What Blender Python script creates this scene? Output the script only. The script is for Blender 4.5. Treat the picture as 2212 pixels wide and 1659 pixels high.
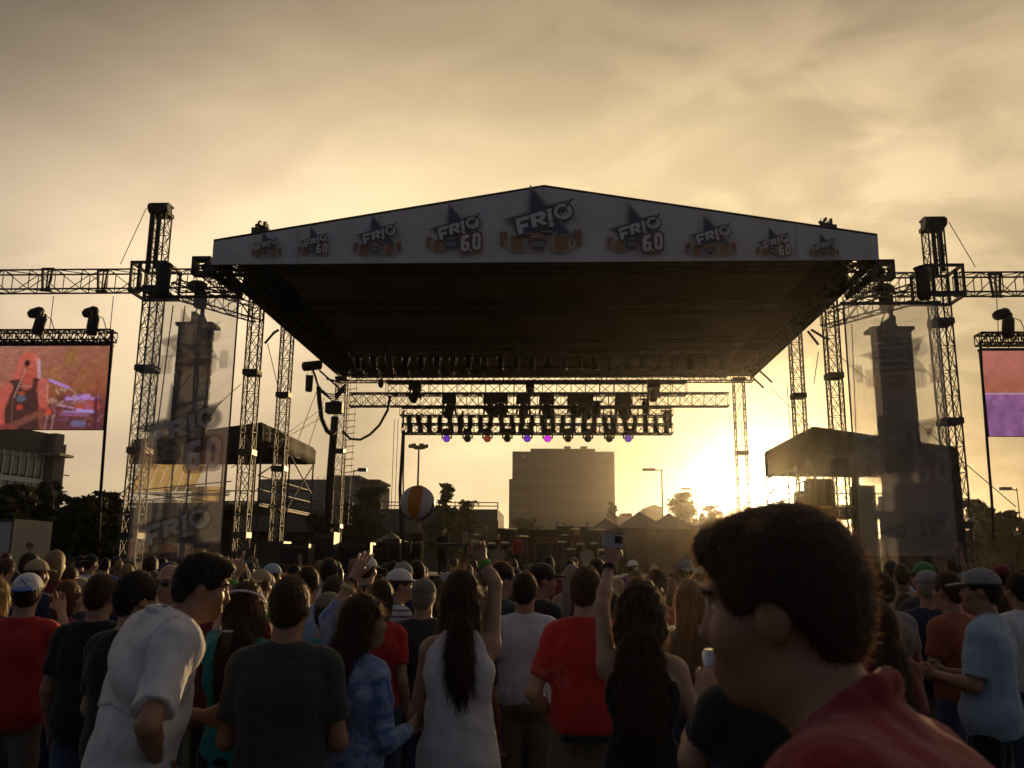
import bpy, math, random
import numpy as np
from mathutils import Vector, Matrix
from mathutils.geometry import tessellate_polygon
for _o in list(bpy.data.objects): bpy.data.objects.remove(_o)
SC = bpy.context.scene
COL = SC.collection
RND = random.Random(7)
R = math.radians
# ------------------------------------------------------------------ camera
EYE = 1.75
YAW, PITCH, ROLL = R(2.65), R(11.45), R(-0.47)
F_PX, CX, CY, W_PX = 1912.0, 1106.0, 829.5, 2212.0
cam_d = bpy.data.cameras.new('camera'); cam = bpy.data.objects.new('camera', cam_d); COL.objects.link(cam)
cam_d.sensor_fit = 'HORIZONTAL'; cam_d.sensor_width = 36.0; cam_d.lens = 36.0 * F_PX / W_PX
cam_d.clip_start = 0.05; cam_d.clip_end = 4000; cam_d.dof.use_dof = True; cam_d.dof.focus_distance = 14.0; cam_d.dof.aperture_fstop = 5.0
MC = Matrix.Rotation(YAW, 3, 'Z') @ Matrix.Rotation(R(90) + PITCH, 3, 'X') @ Matrix.Rotation(-ROLL, 3, 'Z')
cam.matrix_world = Matrix.Translation((0, 0, EYE)) @ MC.to_4x4()
SC.camera = cam
def ray(x, y): return MC @ Vector((x - CX, CY - y, -F_PX))
def P(x, y, Y):
    """point at depth Y (metres along the stage axis) that lies in the direction of photo position x, y"""
    d = ray(x, y); t = Y / d.y
    return Vector((d.x * t, Y, EYE + d.z * t))
# ------------------------------------------------------------------ sky, sun, exposure
sd = ray(1662, 1057).normalized()
SUN_EL = math.asin(sd.z); SUN_AZ = math.atan2(sd.x, sd.y)
wd = bpy.data.worlds.new('World'); SC.world = wd; wd.use_nodes = True
def build_world():
    nt = wd.node_tree; N = nt.nodes; L = nt.links; N.clear()
    def nd(t, **k):
        n = N.new(t)
        for a, b in k.items(): setattr(n, a, b)
        return n
    def val(s, v):
        if isinstance(v, (int, float)): s.default_value = v
        else: L.new(v, s)
    def m(op, a, b=0.0, c=0.0, clamp=False):
        n = nd('ShaderNodeMath', operation=op, use_clamp=clamp)
        val(n.inputs[0], a); val(n.inputs[1], b); val(n.inputs[2], c)
        return n.outputs[0]
    out = nd('ShaderNodeOutputWorld')
    sky = nd('ShaderNodeTexSky', sky_type='NISHITA', sun_disc=False)
    sky.sun_elevation = SUN_EL; sky.sun_rotation = SUN_AZ; sky.air_density = 1.2; sky.dust_density = 3.0
    bg1 = nd('ShaderNodeBackground'); bg1.inputs[1].default_value = 0.08; L.new(sky.outputs[0], bg1.inputs[0])
    tc = nd('ShaderNodeTexCoord')
    dn = nd('ShaderNodeVectorMath', operation='NORMALIZE'); L.new(tc.outputs['Generated'], dn.inputs[0])
    dot = nd('ShaderNodeVectorMath', operation='DOT_PRODUCT'); L.new(dn.outputs[0], dot.inputs[0]); dot.inputs[1].default_value = sd
    ang = m('MULTIPLY', m('ARCCOSINE', m('MINIMUM', m('MAXIMUM', dot.outputs['Value'], -1.0), 1.0)), 180 / math.pi)
    sx = nd('ShaderNodeSeparateXYZ'); L.new(dn.outputs[0], sx.inputs[0])
    zz = m('ADD', m('ABSOLUTE', sx.outputs[2]), 0.30)
    cv = nd('ShaderNodeCombineXYZ'); L.new(m('DIVIDE', sx.outputs[0], zz), cv.inputs[0]); L.new(m('DIVIDE', sx.outputs[1], zz), cv.inputs[1])
    def noise(scale, detail, rough, dist, off):
        mp = nd('ShaderNodeMapping'); L.new(cv.outputs[0], mp.inputs[0]); mp.inputs['Location'].default_value = off
        mp.inputs['Scale'].default_value = (scale, scale * 1.25, 1); mp.inputs['Rotation'].default_value = (0, 0, 0.6)
        n = nd('ShaderNodeTexNoise', noise_dimensions='2D'); L.new(mp.outputs[0], n.inputs['Vector'])
        n.inputs['Scale'].default_value = 1.0; n.inputs['Detail'].default_value = detail
        n.inputs['Roughness'].default_value = rough; n.inputs['Distortion'].default_value = dist
        return n.outputs[0]
    big = noise(1.5, 3, 0.45, 0.4, (3.1, 1.7, 0))
    fin = noise(4.5, 6, 0.52, 0.3, (7.3, 2.2, 0))
    def sstep(v, a, b):
        n = nd('ShaderNodeMapRange', interpolation_type='SMOOTHSTEP'); val(n.inputs['Value'], v)
        n.inputs['From Min'].default_value = a; n.inputs['From Max'].default_value = b
        return n.outputs[0]
    c_big = sstep(big, 0.34, 0.66)          # 0 thin bright veil .. 1 thick grey cloud
    c_fin = sstep(fin, 0.40, 0.68)
    def gauss(w, amp):                       # amp * exp(-(ang/w)^2)
        q = m('DIVIDE', ang, w); return m('MULTIPLY', m('EXPONENT', m('MULTIPLY', m('MULTIPLY', q, q), -1.0)), amp)
    def expo(w, amp): return m('MULTIPLY', m('EXPONENT', m('DIVIDE', ang, -w)), amp)
    inten = m('ADD', m('ADD', expo(45.0, SKY['mid']), SKY['base']), m('ADD', expo(5.5, SKY['near']), gauss(1.05, SKY['disc'])))
    cl = m('SUBTRACT', 1.12, m('MULTIPLY', c_big, 0.15))
    el = m('ABSOLUTE', sx.outputs[2])     # the deck thickens overhead and glows in a band above the horizon
    wob = m('ADD', el, m('MULTIPLY', m('SUBTRACT', big, 0.5), 0.16))
    qb = m('DIVIDE', m('SUBTRACT', wob, 0.36), 0.15)
    band = m('MULTIPLY', m('EXPONENT', m('MULTIPLY', m('MULTIPLY', qb, qb), -1.0)), 0.36)
    cl = m('MULTIPLY', cl, m('ADD', band, m('SUBTRACT', 1.05, m('MULTIPLY', sstep(el, 0.40, 0.62), 0.30))))
    def toward(px, py, w):
        dd = nd('ShaderNodeVectorMath', operation='DOT_PRODUCT'); L.new(dn.outputs[0], dd.inputs[0]); dd.inputs[1].default_value = ray(px, py).normalized()
        aa = m('DIVIDE', m('MULTIPLY', m('ARCCOSINE', m('MINIMUM', m('MAXIMUM', dd.outputs['Value'], -1.0), 1.0)), 180 / math.pi), w); return m('EXPONENT', m('MULTIPLY', m('MULTIPLY', aa, aa), -1.0))
    cl = m('ADD', cl, m('MULTIPLY', m('SUBTRACT', c_fin, 0.5), m('ADD', 0.12, m('MULTIPLY', toward(1850, 420, 15), 0.30))))
    for (px, py), w, amp in (((1600, 960), 10.0, -0.26), ((-60, -60), 20.0, -0.62), ((580, 420), 13.0, 0.72), ((1980, 330), 9.0, 0.14), ((2380, 850), 14.0, -0.46), ((780, 880), 4.5, -0.32), ((110, 660), 13.0, 1.0), ((1010, 960), 7.0, 0.5)):      # single cloud masses
        dd = nd('ShaderNodeVectorMath', operation='DOT_PRODUCT'); L.new(dn.outputs[0], dd.inputs[0]); dd.inputs[1].default_value = ray(px, py).normalized()
        aa = m('DIVIDE', m('MULTIPLY', m('ARCCOSINE', m('MINIMUM', m('MAXIMUM', dd.outputs['Value'], -1.0), 1.0)), 180 / math.pi), w); aa = m('ADD', aa, m('MULTIPLY', m('SUBTRACT', fin, 0.5), 0.7))
        cl = m('MULTIPLY', cl, m('ADD', 1.0, m('MULTIPLY', m('EXPONENT', m('MULTIPLY', m('MULTIPLY', aa, aa), -1.0)), amp)))
    inten = m('MULTIPLY', inten, cl)
    ramp = nd('ShaderNodeValToRGB'); L.new(m('DIVIDE', ang, 180.0), ramp.inputs[0])
    e = ramp.color_ramp.elements
    stops = SKY['stops']
    while len(e) < len(stops): e.new(0.5)
    for i, (p, c) in enumerate(stops): e[i].position = p / 180.0; e[i].color = (*c, 1)
    mixc = nd('ShaderNodeMix', data_type='RGBA', blend_type='MULTIPLY'); L.new(m('MULTIPLY', c_big, 0.8), mixc.inputs[0])
    L.new(ramp.outputs[0], mixc.inputs[6]); mixc.inputs[7].default_value = (0.96, 0.94, 1.0, 1)
    bg2 = nd('ShaderNodeBackground'); L.new(mixc.outputs[2], bg2.inputs[0]); L.new(inten, bg2.inputs[1])
    mx = nd('ShaderNodeMixShader'); mx.inputs[0].default_value = 0.93
    L.new(bg1.outputs[0], mx.inputs[1]); L.new(bg2.outputs[0], mx.inputs[2]); L.new(mx.outputs[0], out.inputs[0])
SKY = dict(mid=0.98, base=0.031, near=0.18, disc=22.0, stops=[
    (0, (1.0, 0.86, 0.52)), (8, (1.0, 0.80, 0.42)), (20, (1.0, 0.755, 0.42)), (38, (1.0, 0.755, 0.46)), (60, (1.0, 0.79, 0.57)),
    (90, (0.92, 0.86, 0.84)), (130, (0.78, 0.82, 1.06)), (180, (0.74, 0.79, 1.08))])
build_world()
sun_d = bpy.data.lights.new('sun', 'SUN'); sun_o = bpy.data.objects.new('sun', sun_d); COL.objects.link(sun_o)
sun_d.energy = 3.6; sun_d.angle = R(0.6); sun_d.color = (1.0, 0.66, 0.30)
sun_o.rotation_euler = (-sd).to_track_quat('-Z', 'Y').to_euler(); sun_o.location = (10, 40, 30)
SC.view_settings.view_transform = 'Standard'; SC.view_settings.look = 'None'; SC.view_settings.exposure = 0.0; SC.view_settings.gamma = 1
SC.view_settings.use_curve_mapping = False
SC.cycles.use_denoising = True; SC.cycles.max_bounces = 6; SC.cycles.transparent_max_bounces = 24; SC.cycles.volume_bounces = 0
SC.cycles.sample_clamp_indirect = 6
# ------------------------------------------------------------------ materials
MATS = {}
def mat(name, col, rough=0.7, metal=0.0, var=0.12, scale=6.0, bump=0.0, bscale=60.0, spec=0.4, sheen=0.0, stretch=(1, 1, 1), transl=0.0, emit=None, bdist=0.01):
    if name in MATS: return MATS[name]
    m = bpy.data.materials.new(name); m.use_nodes = True; nt = m.node_tree; N = nt.nodes; L = nt.links
    b = N['Principled BSDF']; b.inputs['Roughness'].default_value = rough; b.inputs['Metallic'].default_value = metal
    b.inputs['Specular IOR Level'].default_value = spec
    if sheen: b.inputs['Sheen Weight'].default_value = sheen
    tc = N.new('ShaderNodeTexCoord'); mp = N.new('ShaderNodeMapping'); L.new(tc.outputs['Object'], mp.inputs[0]); mp.inputs['Scale'].default_value = stretch
    if var:
        n = N.new('ShaderNodeTexNoise'); n.inputs['Scale'].default_value = scale; n.inputs['Detail'].default_value = 5; L.new(mp.outputs[0], n.inputs['Vector'])
        mr = N.new('ShaderNodeMapRange'); L.new(n.outputs[0], mr.inputs[0]); mr.inputs[1].default_value = 0.3; mr.inputs[2].default_value = 0.7
        mr.inputs[3].default_value = 1 - var; mr.inputs[4].default_value = 1 + var
        mu = N.new('ShaderNodeVectorMath'); mu.operation = 'SCALE'; mu.inputs[0].default_value = col; L.new(mr.outputs[0], mu.inputs['Scale'])
        L.new(mu.outputs[0], b.inputs['Base Color'])
    else: b.inputs['Base Color'].default_value = (*col, 1)
    if bump:
        n2 = N.new('ShaderNodeTexNoise'); n2.inputs['Scale'].default_value = bscale; n2.inputs['Detail'].default_value = 3; L.new(mp.outputs[0], n2.inputs['Vector'])
        bp = N.new('ShaderNodeBump'); bp.inputs['Strength'].default_value = bump; bp.inputs['Distance'].default_value = bdist
        L.new(n2.outputs[0], bp.inputs['Height']); L.new(bp.outputs[0], b.inputs['Normal'])
    if emit: b.inputs['Emission Color'].default_value = (*emit[0], 1); b.inputs['Emission Strength'].default_value = emit[1]
    if transl:
        t = N.new('ShaderNodeBsdfTranslucent'); t.inputs[0].default_value = (*col, 1)
        mx = N.new('ShaderNodeMixShader'); mx.inputs[0].default_value = transl
        L.new(b.outputs[0], mx.inputs[1]); L.new(t.outputs[0], mx.inputs[2]); L.new(mx.outputs[0], N['Material Output'].inputs[0])
    MATS[name] = m; return m
def scrim_mat(name, col, through, transl=0.25):
    if name in MATS: return MATS[name]
    m = bpy.data.materials.new(name); m.use_nodes = True; nt = m.node_tree; N = nt.nodes; L = nt.links
    b = N['Principled BSDF']; b.inputs['Base Color'].default_value = (*col, 1); b.inputs['Roughness'].default_value = 0.8
    t = N.new('ShaderNodeBsdfTranslucent'); t.inputs[0].default_value = (*col, 1)
    m1 = N.new('ShaderNodeMixShader'); m1.inputs[0].default_value = transl; L.new(b.outputs[0], m1.inputs[1]); L.new(t.outputs[0], m1.inputs[2])
    tr = N.new('ShaderNodeBsdfTransparent'); m2 = N.new('ShaderNodeMixShader'); m2.inputs[0].default_value = through
    L.new(m1.outputs[0], m2.inputs[1]); L.new(tr.outputs[0], m2.inputs[2]); L.new(m2.outputs[0], N['Material Output'].inputs[0])
    MATS[name] = m; return m
ALU = mat('truss_aluminium', (0.10, 0.096, 0.09), 0.6, 0.25, 0.2, 9)
STEEL = mat('dark_steel', (0.07, 0.068, 0.065), 0.5, 0.4, 0.2, 9)
BLACK = mat('black_paint', (0.018, 0.018, 0.018), 0.55, 0, 0.2, 12)
CANVAS = mat('black_canvas', (0.045, 0.04, 0.035), 0.85, 0, 0.3, 3, 0.4, 14)
CEIL = mat('grey_canvas', (0.16, 0.13, 0.10), 0.9, 0, 0.25, .6, .3, 6)
CABLE = mat('cable_rubber', (0.02, 0.02, 0.02), 0.6, 0, 0.1)
VINYL = mat('white_vinyl', (0.74, 0.73, 0.74), 0.6, 0, 0.07, 1.2, 0.25, 3)
# ------------------------------------------------------------------ mesh helpers
ORIG = {}
class MB:
    def __init__(s): s.v = []; s.f = []; s.m = []; s.k = 0
    def add(s, vs, fs, mi=None):
        o = len(s.v); s.v.extend([tuple(v) for v in vs]); mi = s.k if mi is None else mi
        for f in fs: s.f.append(tuple(i + o for i in f)); s.m.append(mi)
    def box(s, c, size, M=None, taper=1.0):
        a, b, h = size[0] / 2, size[1] / 2, size[2] / 2
        vs = [Vector((x * a * (taper if z > 0 else 1), y * b * (taper if z > 0 else 1), z * h)) for z in (-1, 1) for y in (-1, 1) for x in (-1, 1)]
        c = Vector(c); vs = [c + (M @ v if M is not None else v) for v in vs]
        s.add(vs, [(0, 2, 3, 1), (4, 5, 7, 6), (0, 1, 5, 4), (2, 6, 7, 3), (0, 4, 6, 2), (1, 3, 7, 5)])
    def tube(s, p0, p1, r, n=5, r1=None):
        s.path([p0, p1], [r, r if r1 is None else r1], n)
    def path(s, pts, rs, n=6, cap=True):
        pts = [Vector(p) for p in pts]
        if not isinstance(rs, (list, tuple)): rs = [rs] * len(pts)
        vs = []; prev = None
        for i, p in enumerate(pts):
            d = (pts[min(i + 1, len(pts) - 1)] - pts[max(i - 1, 0)])
            if d.length < 1e-9: d = Vector((0, 0, 1))
            d.normalize()
            if prev is None: u = d.orthogonal().normalized()
            else:
                u = prev - d * prev.dot(d)
                u = u.normalized() if u.length > 1e-6 else d.orthogonal().normalized()
            prev = u; w = d.cross(u)
            for k in range(n):
                a = 2 * math.pi * k / n; vs.append(p + (u * math.cos(a) + w * math.sin(a)) * rs[i])
        fs = [(i * n + k, i * n + (k + 1) % n, (i + 1) * n + (k + 1) % n, (i + 1) * n + k) for i in range(len(pts) - 1) for k in range(n)]
        if cap: fs += [tuple(range(n - 1, -1, -1)), tuple((len(pts) - 1) * n + k for k in range(n))]
        s.add(vs, fs)
    def lathe(s, prof, c=(0, 0, 0), n=16, M=None):
        c = Vector(c); vs = []
        for r, z in prof:
            for k in range(n):
                a = 2 * math.pi * k / n; v = Vector((r * math.cos(a), r * math.sin(a), z)); vs.append(c + (M @ v if M is not None else v))
        fs = [(i * n + k, i * n + (k + 1) % n, (i + 1) * n + (k + 1) % n, (i + 1) * n + k) for i in range(len(prof) - 1) for k in range(n)]
        fs += [tuple(range(n - 1, -1, -1)), tuple((len(prof) - 1) * n + k for k in range(n))]
        s.add(vs, fs)
    def ball(s, c, r, n=10, M=None, jit=0.0):
        r = (r, r, r) if isinstance(r, (int, float)) else r
        c = Vector(c); vs = []; m_ = max(4, n // 2 + 1)
        for i in range(m_ + 1):
            th = math.pi * i / m_
            for k in range(n):
                a = 2 * math.pi * k / n; j = 1 + RND.uniform(-jit, jit)
                v = Vector((r[0] * math.sin(th) * math.cos(a) * j, r[1] * math.sin(th) * math.sin(a) * j, r[2] * math.cos(th))); vs.append(c + (M @ v if M is not None else v))
        fs = [(i * n + k, (i + 1) * n + k, (i + 1) * n + (k + 1) % n, i * n + (k + 1) % n) for i in range(m_) for k in range(n)]
        s.add(vs, fs)
    def build(s, name, mats, parent=None, smooth=False, at=None):
        off = Vector(at) if at is not None else (ORIG.get(parent.name, Vector((0, 0, 0))) if parent else Vector((0, 0, 0)))
        me = bpy.data.meshes.new(name); me.from_pydata([tuple(Vector(v) - off) for v in s.v], [], s.f)
        mats = mats if isinstance(mats, (list, tuple)) else [mats]
        for m_ in mats: me.materials.append(m_)
        if len(mats) > 1: me.polygons.foreach_set('material_index', [min(i, len(mats) - 1) for i in s.m])
        if smooth: me.polygons.foreach_set('use_smooth', [True] * len(me.polygons))
        me.update(); o = bpy.data.objects.new(name, me); COL.objects.link(o)
        if parent: o.parent = parent; ORIG[o.name] = off
        elif at is not None: o.location = off; ORIG[o.name] = off
        return o
def tag(o, label=None, cat=None, group=None, kind=None):
    if label: o['label'] = label
    if cat: o['category'] = cat
    if group: o['group'] = group
    if kind: o['kind'] = kind
    return o
def thing(name, label, cat, loc=(0, 0, 0), group=None, rz=0.0):
    o = bpy.data.objects.new(name, None); COL.objects.link(o); o.empty_display_size = 0.2
    o.location = loc; o.rotation_euler = (0, 0, rz); ORIG[o.name] = Vector(loc); return tag(o, label, cat, group)
def kids(o): return list(o.children)
def dup(root, loc=None, rz=None, scale=None, label=None, group=None, rot=None):
    r = root.copy(); COL.objects.link(r)
    if loc is not None: r.location = loc
    if rz is not None: r.rotation_euler = (0, 0, rz)
    if rot is not None: r.rotation_euler = rot
    if scale is not None: r.scale = scale if isinstance(scale, (tuple, list)) else (scale,) * 3
    if label: r['label'] = label
    if group: r['group'] = group
    for ch in kids(root):
        c = ch.copy(); COL.objects.link(c); c.parent = r
        for g in kids(ch):
            d = g.copy(); COL.objects.link(d); d.parent = c
    return r
# lattice of one bolted truss section between p0 and p1: four chords, braces on four faces
def truss_mesh(mb, p0, p1, w, h, bays, rc=0.026, rb=0.014, up=(0, 0, 1), ends=True, n=5, x_brace=False):
    p0 = Vector(p0); p1 = Vector(p1); d = (p1 - p0); ln = d.length; d.normalize(); up = Vector(up)
    s = d.cross(up)
    if s.length < 1e-4: s = d.cross(Vector((1, 0, 0)))
    s.normalize(); u = s.cross(d).normalized()
    cs = [s * (a * w / 2) + u * (b * h / 2) for a, b in ((-1, -1), (1, -1), (1, 1), (-1, 1))]
    for c in cs: mb.tube(p0 + c, p1 + c, rc, n)
    st = ln / bays
    for i in range(bays):
        q0 = p0 + d * (st * i); q1 = p0 + d * (st * (i + 1))
        for k in range(4):
            a, b = cs[k], cs[(k + 1) % 4]
            if x_brace:
                mb.tube(q0 + a, q1 + b, rb, 4); mb.tube(q0 + b, q1 + a, rb, 4)
            elif (i + k) % 2: mb.tube(q0 + a, q1 + b, rb, 4)
            else: mb.tube(q0 + b, q1 + a, rb, 4)
            if i or ends: mb.tube(q0 + a, q0 + b, rb, 4)
    if ends:
        for k in range(4): mb.tube(p1 + cs[k], p1 + cs[(k + 1) % 4], rb, 4)
def beam(name, label, cat, p0, p1, w, h, nsec, bays, material=None, rc=0.028, rb=0.015, group=None, xb=False):
    p0 = Vector(p0); p1 = Vector(p1)
    t = thing(name, label, cat, p0, group)
    for i in range(nsec):
        mb = MB(); a = p0.lerp(p1, i / nsec); b = p0.lerp(p1, (i + 1) / nsec)
        truss_mesh(mb, a, b, w, h, bays, rc, rb, x_brace=xb); mb.build('truss_section', material or ALU, t)
    return t
def loft(name, rows, material, parent=None, at=None, closed=True, smooth=True):
    mb = MB(); n = len(rows[0])
    mb.add([p for r_ in rows for p in r_], [(i * n + k, i * n + (k + 1) % n, (i + 1) * n + (k + 1) % n, (i + 1) * n + k) for i in range(len(rows) - 1) for k in range(n if closed else n - 1)])
    return mb.build(name, material, parent, smooth, at)
# ------------------------------------------------------------------ ground and air
GRASS = mat('grass_ground', (0.055, 0.06, 0.028), 0.95, 0, 0.4, 1.5, 0.5, 30)
def ground():
    n = 40; mb = MB(); xs = [-700 + 1400 * i / n for i in range(n + 1)]; ys = [-250 + 1400 * i / n for i in range(n + 1)]
    vs = [(x, y, 0 if y < 420 else 0.02 * (y - 420) + 1.5 * math.sin(x * 0.01)) for y in ys for x in xs]
    fs = [(j * (n + 1) + i, j * (n + 1) + i + 1, (j + 1) * (n + 1) + i + 1, (j + 1) * (n + 1) + i) for j in range(n) for i in range(n)]
    mb.add(vs, fs); o = mb.build('ground', GRASS); tag(o, 'trampled festival lawn under the crowd', 'ground', kind='structure')
ground()
def haze():
    m = bpy.data.materials.new('haze_air'); m.use_nodes = True; nt = m.node_tree; N = nt.nodes; N.remove(N['Principled BSDF'])
    v = N.new('ShaderNodeVolumePrincipled'); v.inputs['Color'].default_value = (1.0, 0.93, 0.82, 1); v.inputs['Density'].default_value = HAZE['d']; v.inputs['Anisotropy'].default_value = HAZE['g']
    nt.links.new(v.outputs[0], N['Material Output'].inputs['Volume'])
    mb = MB(); mb.box((0, 450, 19.5), (1420, 1420, 45)); o = mb.build('haze', m); tag(o, 'warm evening haze hanging over the whole field', 'haze', kind='stuff')
HAZE = dict(d=0.00024, g=0.93)
haze()
# ------------------------------------------------------------------ far buildings
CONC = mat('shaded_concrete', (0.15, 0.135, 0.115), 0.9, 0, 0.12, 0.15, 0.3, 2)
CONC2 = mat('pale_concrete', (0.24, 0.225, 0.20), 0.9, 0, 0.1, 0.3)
DARKCLAD = mat('dark_cladding', (0.045, 0.045, 0.048), 0.6, 0.2, 0.15, 0.5)
GLASS = mat('window_glass', (0.06, 0.08, 0.085), 0.12, 0.0, 0.15, 0.4, spec=0.8)
WHITEM = mat('white_metal', (0.62, 0.61, 0.58), 0.5, 0.0, 0.06, 2)
def slab_building():
    Y = 220.0; a = P(1107, 975, Y); b = P(1327, 977, Y); bx0, bx1, zt = a.x, b.x, a.z
    t = thing('tower_block', 'tall slab building seen through the stage opening, stepped roof with two vents', 'building', ((bx0 + bx1) / 2, Y, 0))
    w = bx1 - bx0; D = 16.0
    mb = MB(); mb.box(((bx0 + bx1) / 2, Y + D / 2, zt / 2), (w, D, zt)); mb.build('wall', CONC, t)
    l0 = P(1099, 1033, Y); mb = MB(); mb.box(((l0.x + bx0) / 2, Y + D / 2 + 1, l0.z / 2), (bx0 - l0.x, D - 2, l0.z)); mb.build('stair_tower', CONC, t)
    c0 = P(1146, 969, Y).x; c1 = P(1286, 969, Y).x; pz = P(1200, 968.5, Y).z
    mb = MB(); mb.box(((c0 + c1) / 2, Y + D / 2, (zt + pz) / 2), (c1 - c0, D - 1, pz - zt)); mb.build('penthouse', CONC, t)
    for px in (1226, 1262):
        c = P(px, 968, Y); mb = MB(); mb.box((c.x, Y + 3, pz + 0.35), (1.5, 1.5, 0.7)); mb.box((c.x, Y + 3, pz + 0.75), (1.8, 1.8, 0.12)); mb.build('roof_vent', DARKCLAD, t)
    nf = 8; nb = 12
    for i in range(1, nf):
        mb = MB(); mb.box(((bx0 + bx1) / 2, Y - 0.06, zt * i / nf), (w - 0.4, 0.16, 0.35)); mb.build('floor_band', CONC2, t)
    for i in range(nb + 1):
        mb = MB(); mb.box((bx0 + 0.5 + (w - 1.0) * i / nb, Y - 0.08, zt / 2 - 0.4), (0.3, 0.14, zt - 1.2)); mb.build('pilaster', CONC, t)
    wm = None
    for f in range(1, nf):
        for k in range(nb):
            x = bx0 + 0.5 + (w - 1.0) * (k + 0.5) / nb; z = zt * (f + 0.45) / nf
            if wm is None:
                mb = MB(); mb.box((0, 0, 0), (0.95, 0.1, 1.1)); o = wm = mb.build('window', mat('tinted_window', (.135, .122, .105), .6, 0, .1), t, at=(0, 0, 0))
            else: o = wm.copy(); COL.objects.link(o); o.parent = t
            o.location = Vector((x, Y - 0.02, z)) - ORIG[t.name]
    for k in range(2): c = P(1133 if k == 0 else 1306, 986, Y); mb = MB(); mb.box((c.x, Y - 0.25, c.z), (0.5, 0.3, 0.4)); mb.build('wall_lamp', WHITEM, t)
slab_building()
def office():
    A = P(-190, 1000, 84); B = P(97, 1000, 100); A.z = B.z = 0; d = (B - A); ln = d.length; d.normalize(); nrm = Vector((d.y, -d.x, 0))
    M = Matrix((d, -nrm, Vector((0, 0, 1)))).transposed()
    zt = P(97, 936, 100).z
    t = thing('office_building', 'dark office building with bands of glass and a ledge beside the left screen', 'building', A)
    mid = (A + B) / 2
    mb = MB(); mb.box(mid - nrm * 9 + Vector((0, 0, zt / 2)), (ln, 18, zt), M); mb.build('wall', DARKCLAD, t)
    nf = 5; fh = (zt - 2.6) / nf
    for f in range(nf):
        z0 = f * fh
        mb = MB(); mb.box(mid + nrm * 0.12 + Vector((0, 0, z0 + fh - 0.35)), (ln - 0.6, 0.3, 0.55), M); mb.build('floor_band', CONC2 if f == nf - 1 else WHITEM, t)
        for k in range(14):
            c = A + d * (0.5 + (ln - 1.0) * (k + 0.5) / 14) + nrm * 0.05 + Vector((0, 0, z0 + fh * 0.42))
            mb = MB(); mb.box(c, ((ln - 1.0) / 14 - 0.14, 0.16, fh - 0.75), M); mb.build('window', GLASS, t)
    for k in range(15):
        c = A + d * (0.5 + (ln - 1.0) * k / 14) + nrm * 0.2
        mb = MB(); mb.box(c + Vector((0, 0, nf * fh / 2)), (0.12, 0.16, nf * fh), M); mb.build('mullion', WHITEM, t)
    for k in range(2):
        c = B + d * (0.75 + 1.5 * k) - nrm * (0.4 + k); mb = MB(); mb.box(c + Vector((0, 0, (zt - k) / 2)), (1.25, 3, zt - k), M); mb.build('fin_wall', CONC, t)
    led = P(112, 984, 100); mb = MB(); mb.box((led.x, 100, led.z), (3.6, 3.0, 0.3)); mb.build('ledge', CONC2, t)
    for k in range(6):
        mb = MB(); mb.box(B + d * 1.5 + nrm * 1.0 + Vector((0, 0, 2 + 1.9 * k)), (2.6, 0.1, 0.12), M); mb.build('rail', CONC2, t)
office()
def mid_building():
    Y = 130.0; a = P(560, 1035, Y); b = P(800, 1036, Y)
    t = thing('low_building', 'low flat-roofed building with a rooftop block and open corner canopy behind the scaffold', 'building', ((a.x + b.x) / 2, Y, 0))
    mb = MB(); mb.box(((a.x + b.x) / 2, Y + 8, a.z / 2), (b.x - a.x, 16, a.z)); mb.build('wall', CONC2, t)
    c = P(708, 1026, Y); d = P(772, 1026, Y); mb = MB(); mb.box(((c.x + d.x) / 2, Y + 5, (a.z + c.z) / 2), (d.x - c.x, 7, c.z - a.z + 0.2)); mb.build('penthouse', CONC, t)
    e0 = P(772, 1040, Y); e1 = P(824, 1046, Y)
    mb = MB(); mb.box(((e0.x + e1.x) / 2, Y + 3, e0.z), (e1.x - e0.x, 9, 0.35)); mb.build('canopy', DARKCLAD, t)
    for k in range(3):
        mb = MB(); mb.box((e1.x - 0.3 - k * 1.1, Y, (e0.z - 0.2) / 2), (0.25, 0.25, e0.z - 0.3)); mb.build('post', CONC, t)
    for k in range(4):
        mb = MB(); mb.box((a.x + 2 + (b.x - a.x - 4) * k / 3.0, Y - 0.05, a.z * 0.55), (1.6, 0.2, 1.6)); mb.build('window', GLASS, t)
    for k in range(9):
        q = P(672 + k * 13, 1032, Y); mb = MB(); mb.tube((q.x, Y + .5, a.z), (q.x, Y + .5, a.z + .55), .05); mb.build('roof_pipe', DARKCLAD, t)
mid_building()
def little_house(px0, px1, ytop, yeave, Y, label, gable=True):
    a = P(px0, yeave, Y); b = P(px1, yeave, Y); zt = P((px0 + px1) / 2, ytop, Y).z; w = b.x - a.x; cx = (a.x + b.x) / 2
    t = thing('house', label, 'house', (cx, Y, 0))
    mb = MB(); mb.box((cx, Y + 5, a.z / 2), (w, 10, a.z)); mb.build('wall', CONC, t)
    mb = MB()
    if gable:
        vs = [(a.x - .4, Y - .4, a.z), (b.x + .4, Y - .4, a.z), (cx, Y - .4, zt), (a.x - .4, Y + 10, a.z), (b.x + .4, Y + 10, a.z), (cx, Y + 10, zt)]
        mb.add(vs, [(0, 1, 2), (3, 5, 4), (0, 2, 5, 3), (1, 4, 5, 2), (0, 3, 4, 1)])
    else: mb.box((cx + w * .15, Y + 5, (a.z + zt) / 2), (w * .6, 8, zt - a.z))
    mb.build('roof', DARKCLAD, t)
    for k in (-1, 1): mb = MB(); mb.box((cx + k * w * .22, Y - .03, a.z * .7), (w * .16, .15, a.z * .14)); mb.build('window', GLASS, t)
little_house(1394, 1431, 1090, 1098, 200, 'small gabled house on the horizon below the nearer street lamp')
little_house(1330, 1368, 1108, 1116, 210, 'low blocky house right beside the tall slab building', False)
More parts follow.
